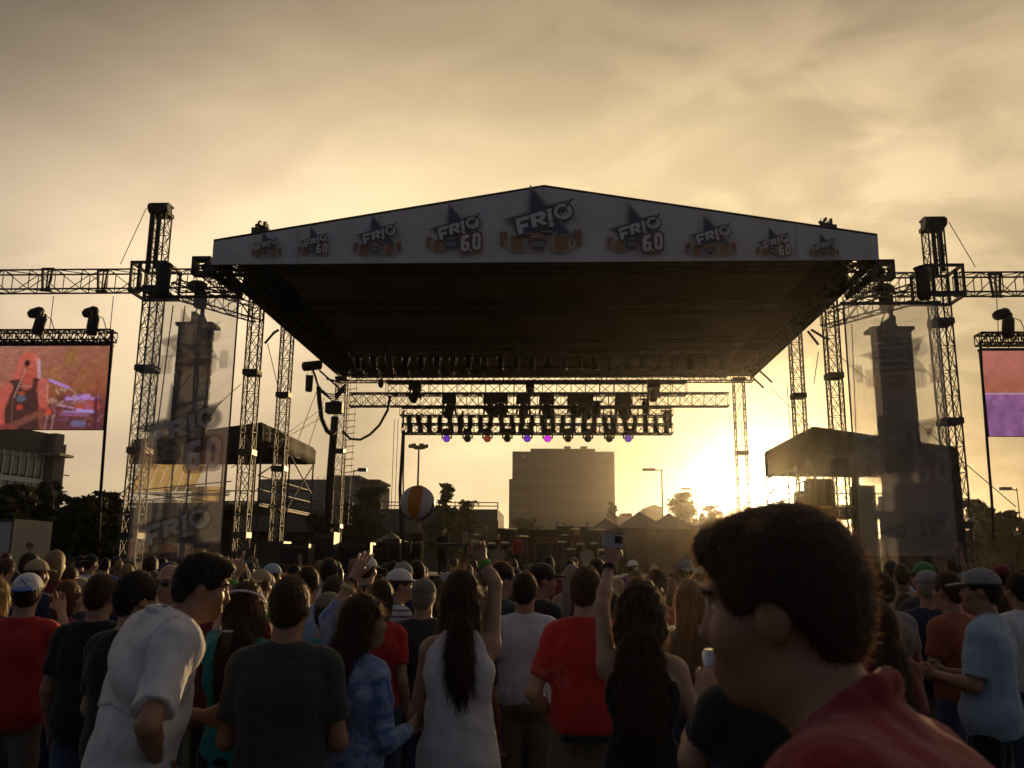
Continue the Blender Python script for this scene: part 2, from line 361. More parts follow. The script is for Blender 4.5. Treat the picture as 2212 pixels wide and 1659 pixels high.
# ------------------------------------------------------------------ overpass and hill
def overpass():
    Y = 76.0; z = P(300, 1096, Y).z; x0 = P(-160, 1100, Y).x; x1 = P(1075, 1100, Y).x
    t = thing('overpass', 'dark concrete overpass with a railing crossing behind the trees', 'bridge', (x0, Y, 0))
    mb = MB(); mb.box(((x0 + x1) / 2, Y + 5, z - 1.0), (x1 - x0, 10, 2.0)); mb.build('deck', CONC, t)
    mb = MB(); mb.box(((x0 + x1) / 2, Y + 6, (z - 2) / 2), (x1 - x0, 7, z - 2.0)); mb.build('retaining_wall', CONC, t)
    for k in range(2): mb = MB(); mb.box(((x0 + x1) / 2, Y + .2, z + .28 + .3 * k), (x1 - x0, .07, .08)); mb.build('rail', ALU, t)
    n = int((x1 - x0) / 2.4)
    for k in range(n + 1): mb = MB(); mb.box((x0 + (x1 - x0) * k / n, Y + .28, z + .31), (.1, .08, .62)); mb.build('post', ALU, t)
overpass()
def hill():
    mb = MB(); n = 60; Y = 118; rows = []
    for j in range(7):
        f = j / 6; r_ = []
        for i in range(n + 1):
            x = -60 + 150 * i / n
            h = (P(1060, 1126, Y).z) * (0.86 + .10 * math.sin(x * .11) + .05 * math.sin(x * .37 + 1) + .03 * math.sin(x * 1.1)) * math.sin(math.pi * min(f, .5) if f <= .5 else math.pi * .5)
            r_.append((x, Y - 14 + 28 * f, max(h, -.2) if f < 1 else h))
        rows.append(r_)
    o = loft('hill', rows, mat('hill_scrub', (.045, .045, .022), .95, 0, .5, .6, .6, 3), closed=False); tag(o, 'scrubby dark hillside on the horizon', 'hill', kind='structure')
hill()
# ------------------------------------------------------------------ street lamps
def street_lamp(px, ytop, Y, label, arm=-1, mast=False, w=1.0):
    p = P(px, ytop, Y); t = thing('street_lamp', label, 'street lamp', (p.x, Y, 0), 'lamp posts beyond the stage')
    mb = MB(); mb.tube((p.x, Y, 0), (p.x, Y, p.z), .14 * w, 8, .08 * w); mb.build('pole', STEEL, t)
    if mast:
        mb = MB(); mb.lathe([(.55, -.1), (.6, 0), (.55, .1)], (p.x, Y, p.z - .3), 12); mb.build('ring', STEEL, t)
        for k in range(6):
            a = k * math.pi / 3; mb = MB(); mb.box((p.x + .85 * math.cos(a), Y + .85 * math.sin(a), p.z - .1), (.5, .4, .35)); mb.build('lamp_head', STEEL, t)
    else:
        L_ = 2.1 * w; mb = MB(); mb.tube((p.x, Y, p.z - .25), (p.x + arm * L_ * .5, Y, p.z - .05), .06); mb.build('arm', STEEL, t)
        mb = MB(); mb.box((p.x + arm * L_ * .72, Y, p.z - .08), (1.5 * w, .5, .3)); mb.build('lamp_head', STEEL, t)
street_lamp(905, 962, 95, 'tall mast light with a ring of lamps rising above the beach ball', mast=True, w=1.1)
street_lamp(764, 1013, 80, 'short lamp post with one boxy head beside the low building', 1, w=.55)
street_lamp(1429, 1013, 105, 'larger street lamp with an arm to the left, between slab building and sun')
street_lamp(1503, 1055, 140, 'smaller street lamp behind the round tree near the sun')
street_lamp(2196, 1054, 90, 'street lamp at the far right above the dark bushes', -1, w=.7)
street_lamp(983, 1083, 190, 'tiny distant lamp with twin heads between the trees', -1, w=1.0)
# ------------------------------------------------------------------ trees
BARK = mat('bark', (.05, .04, .03), .9, 0, .3, 4)
LEAFS = [mat('leaf_%s' % n, c, .7, 0, .35, 1.5, transl=.35) for n, c in (('dark', (.03, .042, .014)), ('mid', (.05, .062, .02)), ('dusty', (.065, .065, .03)))]
LEAF_ME = {}
def tree(px, ytop, ybase_w, Y, label, name='tree', shape='round', n=2200, leaf=.2, lm=0, seed=0, zlow=.25, group='trees beyond the stage'):
    """ybase_w: crown half width in photo pixels"""
    n = int(n * 1.9); leaf *= .72; rn = random.Random(seed + int(px)); top = P(px, ytop, Y); H = top.z; x = top.x; w = ybase_w * Y / F_PX
    t = thing(name, label, 'tree', (x, Y, 0), group)
    mb = MB(); mb.path([(x, Y, 0), (x + .05 * w, Y, H * .35), (x - .03 * w, Y, H * .7), (x, Y, H * .93)], [H * .022 + .05, H * .017 + .03, H * .01 + .02, .02], 7)
    limbs = []
    for k in range(20):
        z = H * rn.uniform(zlow + .05, .9); a = rn.uniform(0, 6.283); f = (z / H - zlow) / (1 - zlow)
        rr = w * (math.sin(math.pi * min(1, max(.08, f * .85 + .15))) if shape == 'round' else (1.05 - f) * 1.0) * rn.uniform(.6, 1.0)
        e = Vector((x + rr * math.cos(a), Y + rr * math.sin(a), z + rr * rn.uniform(.3, .7)))
        e.z = min(e.z, H * .99); mid = Vector((x, Y, z)).lerp(e, .5) + Vector((0, 0, rr * .08)); mb.path([(x, Y, z * .92), mid, e], [.05 * w * .4 + .02, .03, .012], 5); limbs.append((e, rr))
    mb.build('trunk', BARK, t)
    blobs = []
    for e, rr in limbs:
        for _ in range(4):
            blobs.append((e + Vector((rn.gauss(0, .25 * w), rn.gauss(0, .25 * w), rn.gauss(0, .09 * H))), w * rn.uniform(.16, .38)))
    for k in range(12): f = (k + .5) / 12; r_ = w * ((1.05 - f) * .55 if shape == 'cone' else .5 * math.sin(math.pi * (.15 + .8 * f))); a = rn.uniform(0, 6.28); blobs.append((Vector((x + .35 * r_ * math.cos(a), Y + .35 * r_ * math.sin(a), H * (zlow + (1 - zlow) * f))), r_))
    blobs.append((Vector((x, Y, H * .95)), w * .16)); blobs.append((Vector((x, Y, H * .85)), w * .3))
    rg = np.random.default_rng(seed + int(px)); vs = []; fs = []; cs = np.array([tuple(b[0]) for b in blobs]); rs = np.array([b[1] for b in blobs])
    idx = rg.integers(0, len(blobs), n); dirv = rg.normal(size=(n, 3)); dirv /= np.linalg.norm(dirv, axis=1)[:, None]
    pos = cs[idx] + dirv * (rs[idx] * rg.random(n) ** .55 * rg.choice([1.0, 1.0, 1.0, 1.3], n))[:, None]; pos[:, 2] = np.minimum(pos[:, 2], H - .02 * H * rg.random(n)); pos[:, 2] = np.maximum(pos[:, 2], H * zlow * .8)
    u = rg.normal(size=(n, 3)); u /= np.linalg.norm(u, axis=1)[:, None]; v = np.cross(u, rg.normal(size=(n, 3))); v /= np.linalg.norm(v, axis=1)[:, None]
    s = leaf * rg.uniform(.6, 1.3, n)[:, None]
    q = np.stack([pos - u * s, pos + v * s * .5, pos + u * s, pos - v * s * .5], 1).reshape(-1, 3)
    mb = MB(); mb.v = [tuple(p) for p in q]; mb.f = [(4 * i, 4 * i + 1, 4 * i + 2, 4 * i + 3) for i in range(n)]; mb.m = [0] * n
    mb.build('crown', LEAFS[lm], t)
tree(28, 1052, 62, 44, 'broad dark tree at the far left edge in front of the office building', n=2600, leaf=.26, lm=0)
tree(95, 1040, 40, 47, 'slimmer dark tree left of the hanging screen cable', n=1800, leaf=.24, lm=0)
tree(172, 1078, 50, 44, 'bushy dark tree below the overpass railing at left', n=2400, leaf=.24, lm=0)
tree(228, 1066, 42, 46, 'dark tree just left of the left sound tower', n=2200, leaf=.24, lm=0)
tree(700, 1115, 40, 52, 'low dark tree under the scaffold tent', n=1600, leaf=.24, lm=0)
tree(795, 1052, 40, 58, 'upright green tree left of the beach ball', n=2600, leaf=.26, lm=1, shape='cone')
tree(762, 1090, 38, 54, 'low bushy tree beside the lamp post', n=1600, leaf=.25, lm=0)
tree(963, 1046, 30, 66, 'pointed tree right of the beach ball', n=2000, leaf=.26, lm=1, shape='cone')
tree(1006, 1082, 28, 70, 'smaller sloping tree left of the slab building', n=1400, leaf=.26, lm=2, shape='cone')
tree(1322, 1086, 14, 120, 'small tree peeking out behind the right edge of the slab building', n=700, leaf=.35, lm=2)
tree(1470, 1066, 30, 92, 'rounded backlit tree right of the larger street lamp', n=1700, leaf=.32, lm=2)
tree(1534, 1093, 24, 92, 'low backlit tree just left of the sun', n=1100, leaf=.32, lm=2)
tree(2112, 1082, 34, 62, 'dark ragged tree right of the right side tent', n=1900, leaf=.3, lm=0)
tree(2172, 1108, 40, 64, 'low dark bushy tree at the far right edge', n=1900, leaf=.3, lm=0)
tree(1130, 1120, 34, 100, 'hazy small tree in front of the slab building', n=900, leaf=.35, lm=2)
# ------------------------------------------------------------------ marquees and fence behind the stage
TENTW = mat('tent_canvas', (.17, .155, .135), .8, 0, .08, 1, transl=.03)
def marquee(px, ypeak, half, yeave, Y, label, wall=True, name='marquee'):
    p = P(px, ypeak, Y); e = P(px + half, yeave, Y); w = e.x - p.x; ze = e.z; zp = p.z
    t = thing(name, label, 'tent', (p.x, Y, 0), 'peaked tents behind the stage')
    mb = MB(); n = 9
    for sx, sy in ((1, 0), (0, 1), (-1, 0), (0, -1)):
        rows = []
        for i in range(n):
            f = i / (n - 1); z = ze + (zp - ze) * (f ** 1.35); hw = w * (1 - f)
            ax = Vector((sx, sy, 0)); bx = Vector((-sy, sx, 0)); c = Vector((p.x, Y + w, z))
            rows.append([c + ax * hw + bx * hw, c + ax * hw - bx * hw])
        k = len(mb.v); mb.add([q for r_ in rows for q in r_], [(2 * i, 2 * i + 1, 2 * i + 3, 2 * i + 2) for i in range(n - 1)])
    mb.build('canopy', TENTW, t)
    for a, b in ((1, 1), (1, -1), (-1, 1), (-1, -1)):
        mb = MB(); mb.tube((p.x + a * w * .98, Y + w + b * w * .98, 0), (p.x + a * w * .98, Y + w + b * w * .98, ze), .04); mb.build('leg', ALU, t)
    if wall: mb = MB(); mb.box((p.x, Y + .06, ze * .55), (w * 1.9, .04, ze * .85)); mb.build('side_wall', CANVAS, t)
marquee(1388, 1100, 72, 1142, 46, 'peaked tent right of the slab building, nearest the gabled house')
marquee(1452, 1104, 62, 1140, 47, 'peaked tent below the rounded backlit tree')
marquee(1545, 1112, 66, 1146, 47, 'peaked tent just left of the sun, partly behind the near head')
marquee(1312, 1116, 60, 1150, 47, 'low peaked tent in front of the slab building')
marquee(838, 1146, 36, 1170, 47, 'white peaked tent seen under the beach ball', False)
def fence():
    Y = 43.5; x0 = P(1075, 1150, Y).x; x1 = P(1660, 1150, Y).x; z = P(1300, 1140, Y).z
    t = thing('screen_fence', 'dark cloth covered fence closing off the back of the stage', 'fence', (x0, Y, 0))
    n = 9
    for i in range(n):
        a = x0 + (x1 - x0) * i / n; b = x0 + (x1 - x0) * (i + 1) / n; zz = z + RND.uniform(-.15, .15)
        mb = MB(); mb.box(((a + b) / 2, Y, zz / 2 + .05), (b - a - .06, .04, zz - .1)); mb.build('cloth_panel', CANVAS, t)
        mb = MB(); mb.tube((a, Y, 0), (a, Y, z + .3), .035); mb.build('post', STEEL, t)
fence()
def cabin():
    a = P(-60, 1120, 30); b = P(31, 1120, 30); t = thing('cargo_box', 'pale box trailer half out of frame at the left edge', 'trailer', ((a.x + b.x) / 2, 30, 0))
    mb = MB(); mb.box(((a.x + b.x) / 2, 31.2, (a.z + .8) / 2), (b.x - a.x, 2.4, a.z - .8)); mb.build('body', mat('pale_panel', (.62, .60, .52), .6, 0, .1, 2), t)
    for i in range(3): mb = MB(); mb.box((b.x - .02 - (b.x - a.x) * i / 3, 29.985, (a.z + .8) / 2), (.05, .03, a.z - .8)); mb.build('corner_rail', ALU, t)
    mb = MB(); mb.box(((a.x + b.x) / 2, 29.98, a.z - .05), (b.x - a.x + .06, .06, .1)); mb.build('top_rail', ALU, t)
    for k in (-.25, .25): mb = MB(); mb.lathe([(.38, -.1), (.4, 0), (.38, .1)], ((a.x + b.x) / 2 + k, 30.2, .4), 14, Matrix.Rotation(R(90), 3, 'X')); mb.build('wheel', BLACK, t)
cabin()
# ------------------------------------------------------------------ printed emblems (flat print, cut as polygons)
def earc(cx, cy, rx, ry, a0=0, a1=360, n=28): return [(cx + rx * math.cos(R(a0 + (a1 - a0) * i / n)), cy + ry * math.sin(R(a0 + (a1 - a0) * i / n))) for i in range(n if abs(a1 - a0) == 360 else n + 1)]
def rrect(x0, y0, x1, y1, r): return sum([earc(cx, cy, r, r, a, a + 90, 5) for cx, cy, a in ((x1 - r, y1 - r, 0), (x0 + r, y1 - r, 90), (x0 + r, y0 + r, 180), (x1 - r, y0 + r, 270))], [])
def grow(poly, d):
    n = len(poly); A = sum(poly[i][0] * poly[(i + 1) % n][1] - poly[(i + 1) % n][0] * poly[i][1] for i in range(n)); sg = 1 if A > 0 else -1; out = []
    for i in range(n):
        p0, p, p1 = Vector(poly[i - 1]), Vector(poly[i]), Vector(poly[(i + 1) % n])
        a = (p - p0); b = (p1 - p)
        if a.length < 1e-6 or b.length < 1e-6: out.append(poly[i]); continue
        a.normalize(); b.normalize(); n0 = Vector((a.y, -a.x)) * sg; n1 = Vector((b.y, -b.x)) * sg; m = n0 + n1
        if m.length < .2: out.append(tuple(p + n0 * d)); continue
        m.normalize(); k = d / max(.35, m.dot(n0)); out.append(tuple(p + m * k))
    return out
LET = {'F': [[(700, 622), (905, 560), (914, 622), (768, 668), (778, 716), (884, 682), (892, 744), (808, 770), (824, 856), (748, 872)]],
 'R': [[(922, 556), (1090, 505), (1140, 520), (1158, 560), (1140, 615), (1105, 645), (1185, 700), (1120, 728), (1030, 672), (1012, 684), (1030, 745), (958, 766)], [(1000, 595), (1012, 635), (1070, 612), (1078, 582), (1060, 574)]],
 'I': [[(1160, 478), (1240, 452), (1248, 500), (1240, 510), (1262, 640), (1275, 665), (1212, 686), (1196, 640), (1178, 530)]],
 'O': [earc(1418, 512, 140, 128), earc(1408, 510, 78, 74)]}
STAR = [(935, 122), (1176, 412), (1500, 340), (1372, 655), (1560, 912), (1190, 812), (830, 862), (846, 720), (556, 630), (912, 512)]
SIX = [[(1580, 790), (1670, 770), (1690, 800), (1680, 850), (1620, 862), (1600, 930), (1670, 925), (1700, 960), (1695, 1080), (1660, 1130), (1560, 1140), (1520, 1100), (1520, 880), (1545, 815)], [(1595, 985), (1595, 1070), (1630, 1070), (1635, 985)]]
ZERO = [rrect(1760, 740, 1930, 1110, 75), rrect(1822, 815, 1868, 1035, 22)]
DOT = [earc(1730, 1120, 26, 26, n=12)]
def print_mats(suf, f):
    g = (lambda n, c: scrim_mat('scrim_print_' + n, c, {'white': .25, 'amber': .72, 'red': .72, 'orange': .72, 'mug_glass': .85, 'darkred': .45}.get(n, .55))) if suf else (lambda n, c: mat('print_' + n, c, .65, 0, .05))
    return [g('navy', (.13, .13, .18)), g('white', (.74, .74, .76)), g('black', (.12, .12, .125)), g('amber', (.44, .27, .15)), g('red', (.40, .20, .15)), g('orange', (.44, .22, .13)), g('mug_glass', (.66, .62, .58)), g('darkred', (.24, .10, .09))]  # dark inks lightened: a veil of glare is put into their colour
def emblem(kind, mats):
    mb = MB(); lay = [0]
    def fill(loops, mi):
        lay[0] += 1; y = -.003 * lay[0]
        pl = [[Vector(((p[0] - 1080) / 100, (625 - p[1]) / 100, 0)) for p in lp] for lp in loops]
        tris = tessellate_polygon(pl); flat = [v for lp in pl for v in lp]; mb.k = mi
        mb.add([(v.x, y, v.y) for v in flat], tris)
    def mug(x0, y0, x1, y1, mi=3):
        w = x1 - x0; left = x0 < 1000; hx = x0 - .1 * w if left else x1 + .1 * w
        fill([earc(hx, (y0 + y1) / 2, .22 * w, .3 * (y1 - y0), n=16), earc(hx, (y0 + y1) / 2, .14 * w, .2 * (y1 - y0), n=16)], 6)
        fill([rrect(x0, y0 - .12 * (y1 - y0), x1, y1, .16 * w)], 6); fill([rrect(x0 + .07 * w, y0, x1 - .07 * w, y1 - .06 * w, .12 * w)], mi)
        for k in range(3): xx = x0 + w * (.22 + .24 * k); fill([rrect(xx, y0 + .1 * (y1 - y0), xx + .1 * w, y1 - .12 * (y1 - y0), .04 * w)], 5)
        fill([[(x, y) for x, y in earc((x0 + x1) / 2, y0 - .06 * (y1 - y0), w * .5, .1 * (y1 - y0), n=16)]], 6)
    mug(460, 800, 590, 1045, 4 if kind == 1 else 3); mug(612, 868, 840, 1130)
    if kind == 1: mug(1560, 790, 1700, 1050, 4); mug(1256, 868, 1522, 1138)
    fill([grow(STAR, 20)], 2); fill([grow(STAR, 8)], 6); fill([grow(STAR, -4)], 0)
    fill([grow(LET[k][0], 26) for k in 'F'], 2); [fill([grow(LET[k][0], 26)], 2) for k in 'RIO']
    for k in 'FRIO': fill(LET[k], 1)
    fill([earc(1408, 510, 70, 66)], 2); fill([earc(1416, 530, 50, 46)], 1); fill([earc(1404, 508, 44, 42)], 2)
    fill([[(1362, 540), (1385, 552), (1420, 520), (1572, 312), (1545, 296), (1400, 500)]], 2)
    s5 = [(1240 + (62 if i % 2 == 0 else 26) * math.sin(i * math.pi / 5 + .2), 722 - (62 if i % 2 == 0 else 26) * math.cos(i * math.pi / 5 + .2)) for i in range(10)]
    fill([grow(s5, 8)], 7); fill([s5], 1)
    cx, cy = (1035, 978) if kind == 1 else (985, 930)
    fill([earc(cx, cy, 146, 144)], 7 if kind == 1 else 2); fill([earc(cx, cy, 132, 130)], 5 if kind == 1 else 2)
    fill([earc(cx, cy, 128, 126, 0, 180) + [(cx - 60, cy - 20), (cx + 60, cy - 50)]], 0)
    for dy in (-70, 34, 74):
        fill([[(cx - 96, cy + dy), (cx, cy + dy - 16), (cx + 96, cy + dy - 4), (cx + 94, cy + dy + 8), (cx, cy + dy - 2), (cx - 94, cy + dy + 12)]], 6)
    if kind == 2:
        sh = lambda lp: [(x - 335, y) for x, y in lp]; fill([sh(rrect(1488, 745, 1728, 1172, 70))], 7); fill([sh(rrect(1728, 705, 1962, 1145, 90))], 7); fill([sh(earc(1730, 1120, 48, 46, n=14))], 7)
        for lp in (SIX, ZERO, DOT): fill([sh(q) for q in lp], 1)
    o = mb.build('printed_emblem', mats); me = o.data; bpy.data.objects.remove(o); return me
PM, PMS = print_mats('', 0), print_mats('s', .70); PMT = [scrim_mat('faint_' + m.name, tuple(m.node_tree.nodes['Principled BSDF'].inputs['Base Color'].default_value)[:3], .80) for m in PMS]  # faint print copies: wash-out from the bright sky behind, put into transparency
EMB = {1: emblem(1, PM), 2: emblem(2, PM)}; EMBS = {1: emblem(1, PMS), 2: emblem(2, PMS), 3: emblem(1, PMT), 4: emblem(2, PMT)}
def put_emblem(me, x, y, wpx, Y, parent, name='printed_emblem', off=.036):
    p = P(x, y, Y); o = bpy.data.objects.new(name, me); COL.objects.link(o); o.parent = parent
    o.location = Vector((p.x, Y - off, p.z)) - ORIG[parent.name]; s = wpx / 12.4 * (ray(x, y).normalized().dot(MC @ Vector((0, 0, -1))) * (p - Vector((0, 0, EYE))).length) / F_PX; o.scale = (s, 1, s); return o
# ------------------------------------------------------------------ stage roof
YF, YR = 23.5, 39.4
FL, FR_ = P(458, 565, YF), P(1900, 567, YF); ZB = (FL.z + FR_.z) / 2
EL, ER, PK = P(459, 515, YF), P(1898, 515, YF), P(1175, 403, YF); ZE = (EL.z + ER.z) / 2
RX0, RX1 = FL.x, FR_.x; RC = (RX0 + RX1) / 2
def stage_roof():
    t = thing('stage_roof', 'huge gabled stage roof with dark underside and printed pale front', 'stage roof', (RC, YF, ZB))
    # front fascia: slightly billowing sheet with real thickness
    n = 72; mb = MB(); fr = []; bk = []
    for i in range(n + 1):
        x = RX0 + (RX1 - RX0) * i / n; f = abs(x - PK.x) / ((PK.x - RX0) if x < PK.x else (RX1 - PK.x)); zt = PK.z + (ZE - PK.z) * f 
        for j in range(9):
            z = ZB + (zt - ZB) * j / 8; b = (.010 * math.sin(i * .9 + j * .6) + .014 * math.sin(i * 2.3 - j * .4)) * math.sin(math.pi * min(j, 7) / 7.5)
            fr.append((x, YF + b, z)); bk.append((x, YF + .03 + b, z))
    m = 9; N = len(fr); fs = []
    for i in range(n):
        for j in range(m - 1):
            a = i * m + j; fs.append((a, a + m, a + m + 1, a + 1)); fs.append((N + a, N + a + 1, N + a + m + 1, N + a + m))
    for i in range(n):
        a = i * m; fs.append((a, N + a, N + a + m, a + m)); a += m - 1; fs.append((a, a + m, N + a + m, N + a))
    mb.add(fr + bk, fs); fa = mb.build('fascia', VINYL, t)
    for k, x, y, w in ((1, 578, 531, 66), (2, 681, 523, 73), (1, 817, 511, 105), (2, 986, 496, 130), (1, 1168, 477, 178), (2, 1375, 496, 130), (1, 1534, 512, 108), (2, 1671, 525, 78), (1, 1778, 533, 62)):
        put_emblem(EMB[k], x, y, w, YF, fa)
    mb = MB()
    for k in range(44):
        f = (k + .5) / 44; x = RX0 + (RX1 - RX0) * f; g = abs(x - PK.x) / ((PK.x - RX0) if x < PK.x else (RX1 - PK.x)); z = PK.z + (ZE - PK.z) * g
        mb.box((x, YF + .04, z + .02), (.02, .02, .06 + .05 * RND.random()))
    mb.build('tie_strap', CABLE, t)
    for k in range(1, 8):
        x = RX0 + (RX1 - RX0) * k / 8 + .11; g = abs(x - PK.x) / ((PK.x - RX0) if x < PK.x else (RX1 - PK.x)); z1 = PK.z + (ZE - PK.z) * g
        mb = MB(); mb.box((x, YF - .026, (ZB + z1) / 2), (.035, .012, z1 - ZB - .06)); mb.build('welded_seam', mat('seam_vinyl', (.60, .59, .60), .7, 0, .05), fa)
    mb = MB(); mb.path([(RX0, YF + .03, ZE + .02), (PK.x, YF + .03, PK.z + .02), (RX1, YF + .03, ZE + .02)], .045, 6); mb.build('edge_trim', CABLE, t)
    # roof sheets, lofted with slight sag between purlins
    for sx in (0, 1):
        rows = []
        for j in range(17):
            y = YF + .05 + (YR - YF - .1) * j / 16; r_ = []
            for i in range(7):
                f = i / 6; x = (PK.x * (1 - f) + RX0 * f) if sx == 0 else (PK.x * (1 - f) + RX1 * f)
                r_.append((x, y, PK.z - .03 + (ZE - PK.z) * f - .05 * math.sin(math.pi * f) * (j % 2)))
            rows.append(r_)
        loft('roof_sheet', rows, CANVAS, t, closed=False)
    # side walls with two tears near the front corner, rear gable
    for x, s in ((RX0 + .05, 1), (RX1 - .05, -1)):
        mb = MB()
        q = (ZB - .06 + ZE) / 2; hh = ZE - ZB + .06; mb.box((x, YF + .75, q), (.05, 1.3, hh)); mb.box((x, YF + 1.9, ZB + .06), (.05, 1.0, .24)); mb.box((x, (YF + 2.4 + YR) / 2, q), (.05, YR - YF - 2.5, hh))
        mb.build('side_wall', CANVAS, t)
    mb = MB(); mb.add([(RX0, YR, ZB + .1), (RX1, YR, ZB + .1), (RX1, YR, ZE), (PK.x, YR, PK.z), (RX0, YR, ZE)], [(0, 1, 2, 3, 4)]); mb.build('rear_wall', CANVAS, t)
    # ceiling cloth under the rafters, leaves the outer strips open
    ins = 1.15
    rows = []
    for j in range(21):
        y = YF + .6 + (YR - YF - .8) * j / 20
        rows.append([(RX0 + ins + (RX1 - RX0 - 2 * ins) * i / 24, y, ZB + .55 + .015 * math.sin(i * 1.3) * math.sin(j * .9) + .002 * RND.random()) for i in range(25)])
    loft('ceiling_cloth', rows, CEIL, t, closed=False)
    # bottom frame
    for i in range(8):
        mb = MB(); a = RX0 + (RX1 - RX0) * i / 8; b = RX0 + (RX1 - RX0) * (i + 1) / 8
        truss_mesh(mb, (a, YF + .45, ZB - .02), (b, YF + .45, ZB - .02), .5, .16, 5, .03, .016); mb.build('front_truss_section', STEEL, t)
        mb = MB(); truss_mesh(mb, (a, YR - .3, ZB - .02), (b, YR - .3, ZB - .02), .5, .34, 5, .03, .018); mb.build('rear_truss_section', STEEL, t)
        mb = MB(); mb.box((a, YF + .2, ZB - .02), (.32, .06, .14)); mb.build('corner_plate', STEEL, t)
    for x in (RX0 + .3, RX1 - .3):
        for i in range(6):
            mb = MB(); a = YF + .7 + (YR - YF - 1.2) * i / 6; b = YF + .7 + (YR - YF - 1.2) * (i + 1) / 6
            truss_mesh(mb, (x, a, ZB + .22), (x, b, ZB + .22), .4, .3, 4, .03, .018); mb.build('side_truss_section', STEEL, t)
    for j in (2, 4):
        y = YF + (YR - YF) * j / 6; mb = MB(); truss_mesh(mb, (RX0 + .5, y, ZB + .25), (RX1 - .5, y, ZB + .25), .3, .3, 18, .025, .013); mb.build('rafter_truss', STEEL, t)
    # winch heads poking over both ends of the roof
    for px, py in ((566, 492), (1784, 486)):
        c = P(px, py + 2, YF + 1.2); mb = MB()
        mb.box((c.x, c.y, c.z - .18), (.5, .4, .3)); mb.box((c.x - .1, c.y, c.z + .05), (.06, .3, .35), Matrix.Rotation(.5, 3, 'Y')); mb.box((c.x + .12, c.y, c.z + .02), (.06, .3, .3)); mb.tube((c.x - .2, c.y, c.z + .12), (c.x + .1, c.y, c.z + .02), .05, 8)
        for k in range(4): mb.tube((c.x - .1 + k * .06, c.y, c.z), (c.x - .14 + k * .09, c.y, c.z + .24), .012, 4)
        mb.build('winch_head', STEEL, t)
    # struts hanging off the rear corners
    for a, b in (((690, 800), (745, 850)), ((705, 818), (742, 828)), ((1640, 800), (1668, 826)), ((1622, 812), (1650, 838)), ((594, 716), (572, 742)), ((602, 712), (588, 722)), ((1745, 715), (1768, 745)), ((1752, 712), (1790, 735))):
        Y = YR - 1 if a[1] > 780 else 31.0
        mb = MB(); mb.tube(P(*a, Y), P(*b, Y), .045, 6); mb.build('strut', STEEL, t)
stage_roof()
# ------------------------------------------------------------------ stage columns and towers
def column(px, py, Y, zt_px, label, w=.48, z0=0.0, name='truss_column', seclen=2.6, cap=False, group='lattice columns of the stage'):
    x = P(px, py, Y).x; zt = P(px, zt_px, Y).z
    t = thing(name, label, 'truss tower', (x, Y, 0), group); n = max(1, round((zt - z0) / seclen)); me = None
    for i in range(n):
        a = z0 + (zt - z0) * i / n; b = z0 + (zt - z0) * (i + 1) / n
        if me is None:
            mb = MB(); truss_mesh(mb, (0, 0, 0), (0, 0, b - a), w, w, 4, .027, .013, up=(0, 1, 0), x_brace=True); o = mb.build('truss_section', ALU, t, at=(0, 0, 0)); me = o.data
        else: o = bpy.data.objects.new('truss_section', me); COL.objects.link(o); o.parent = t
        o.location = (0, 0, a)
        mb = MB(); mb.box((x, Y, b), (w + .1, w + .1, .17 if i < n - 1 else .12)); mb.build('joint_plate', STEEL, t)
    mb = MB(); mb.box((x, Y, z0 + .06), (w + .5, w + .5, .12)); mb.build('base_plate', STEEL, t)
    return t, x, zt
DECK = 1.35
column(548, 760, 27.0, 640, 'front left stage column just right of the left scrim banner', .38)
t_, xx, _ = column(619, 760, 30.5, 700, 'middle left stage column standing on a crossbar', .37, 2.3)
mb = MB(); a = P(556, 1178, 30.2); b = P(637, 1182, 30.2); mb.box((a + b) / 2, (b.x - a.x, .12, .1)); mb.box((a + b) / 2 + Vector((0, .6, .02)), (b.x - a.x, .12, .1)); mb.build('outrigger', ALU, t_)
for dx in (-.7, .7): mb = MB(); mb.tube((xx + dx, 30.4, 0), (xx + dx, 30.4, 2.3), .05, 6); mb.build('leg', STEEL, t_)
t_, xx, zt_ = column(737, 870, 38.6, 818, 'rear left stage column beside the rope ladder', .44, 0, seclen=3.0)
mb = MB(); mb.path([(xx - .34, 38.4, 0), (xx - .3, 38.4, zt_ * .5), (xx - .2, 38.4, zt_ * .82)], .17, 8); mb.build('cable_bundle', CABLE, t_)
mb = MB(); c = P(724, 882, 38.2); mb.box(c, (.75, .6, .45)); mb.ball(c + Vector((0, 0, .2)), (.36, .3, .14), 8); mb.build('motor_box', BLACK, t_)
column(1798, 760, 27.0, 645, 'front right stage column left of the right scrim banner', .38)
column(1719, 760, 30.5, 705, 'middle right stage column', .37)
column(1597, 870, 38.6, 820, 'rear right stage column beside the bright sun', .44, 0, seclen=3.0)
def ladder():
    Y = 38.2; a = P(764, 828, Y); b = P(752, 1135, Y); t = thing('rope_ladder', 'thin rope ladder hanging beside the rear left column', 'ladder', (a.x, Y, b.z))
    for d in (-.14, .14): mb = MB(); mb.tube((a.x + d, Y, a.z), (a.x - .12 + d, Y, b.z), .012, 4); mb.build('side_rope', CABLE, t)
    for k in range(22): z = b.z + (a.z - b.z) * k / 22; mb = MB(); mb.tube((a.x - .26, Y, z), (a.x + .16, Y, z + .05), .018, 5); mb.build('rung', ALU, t)
ladder()
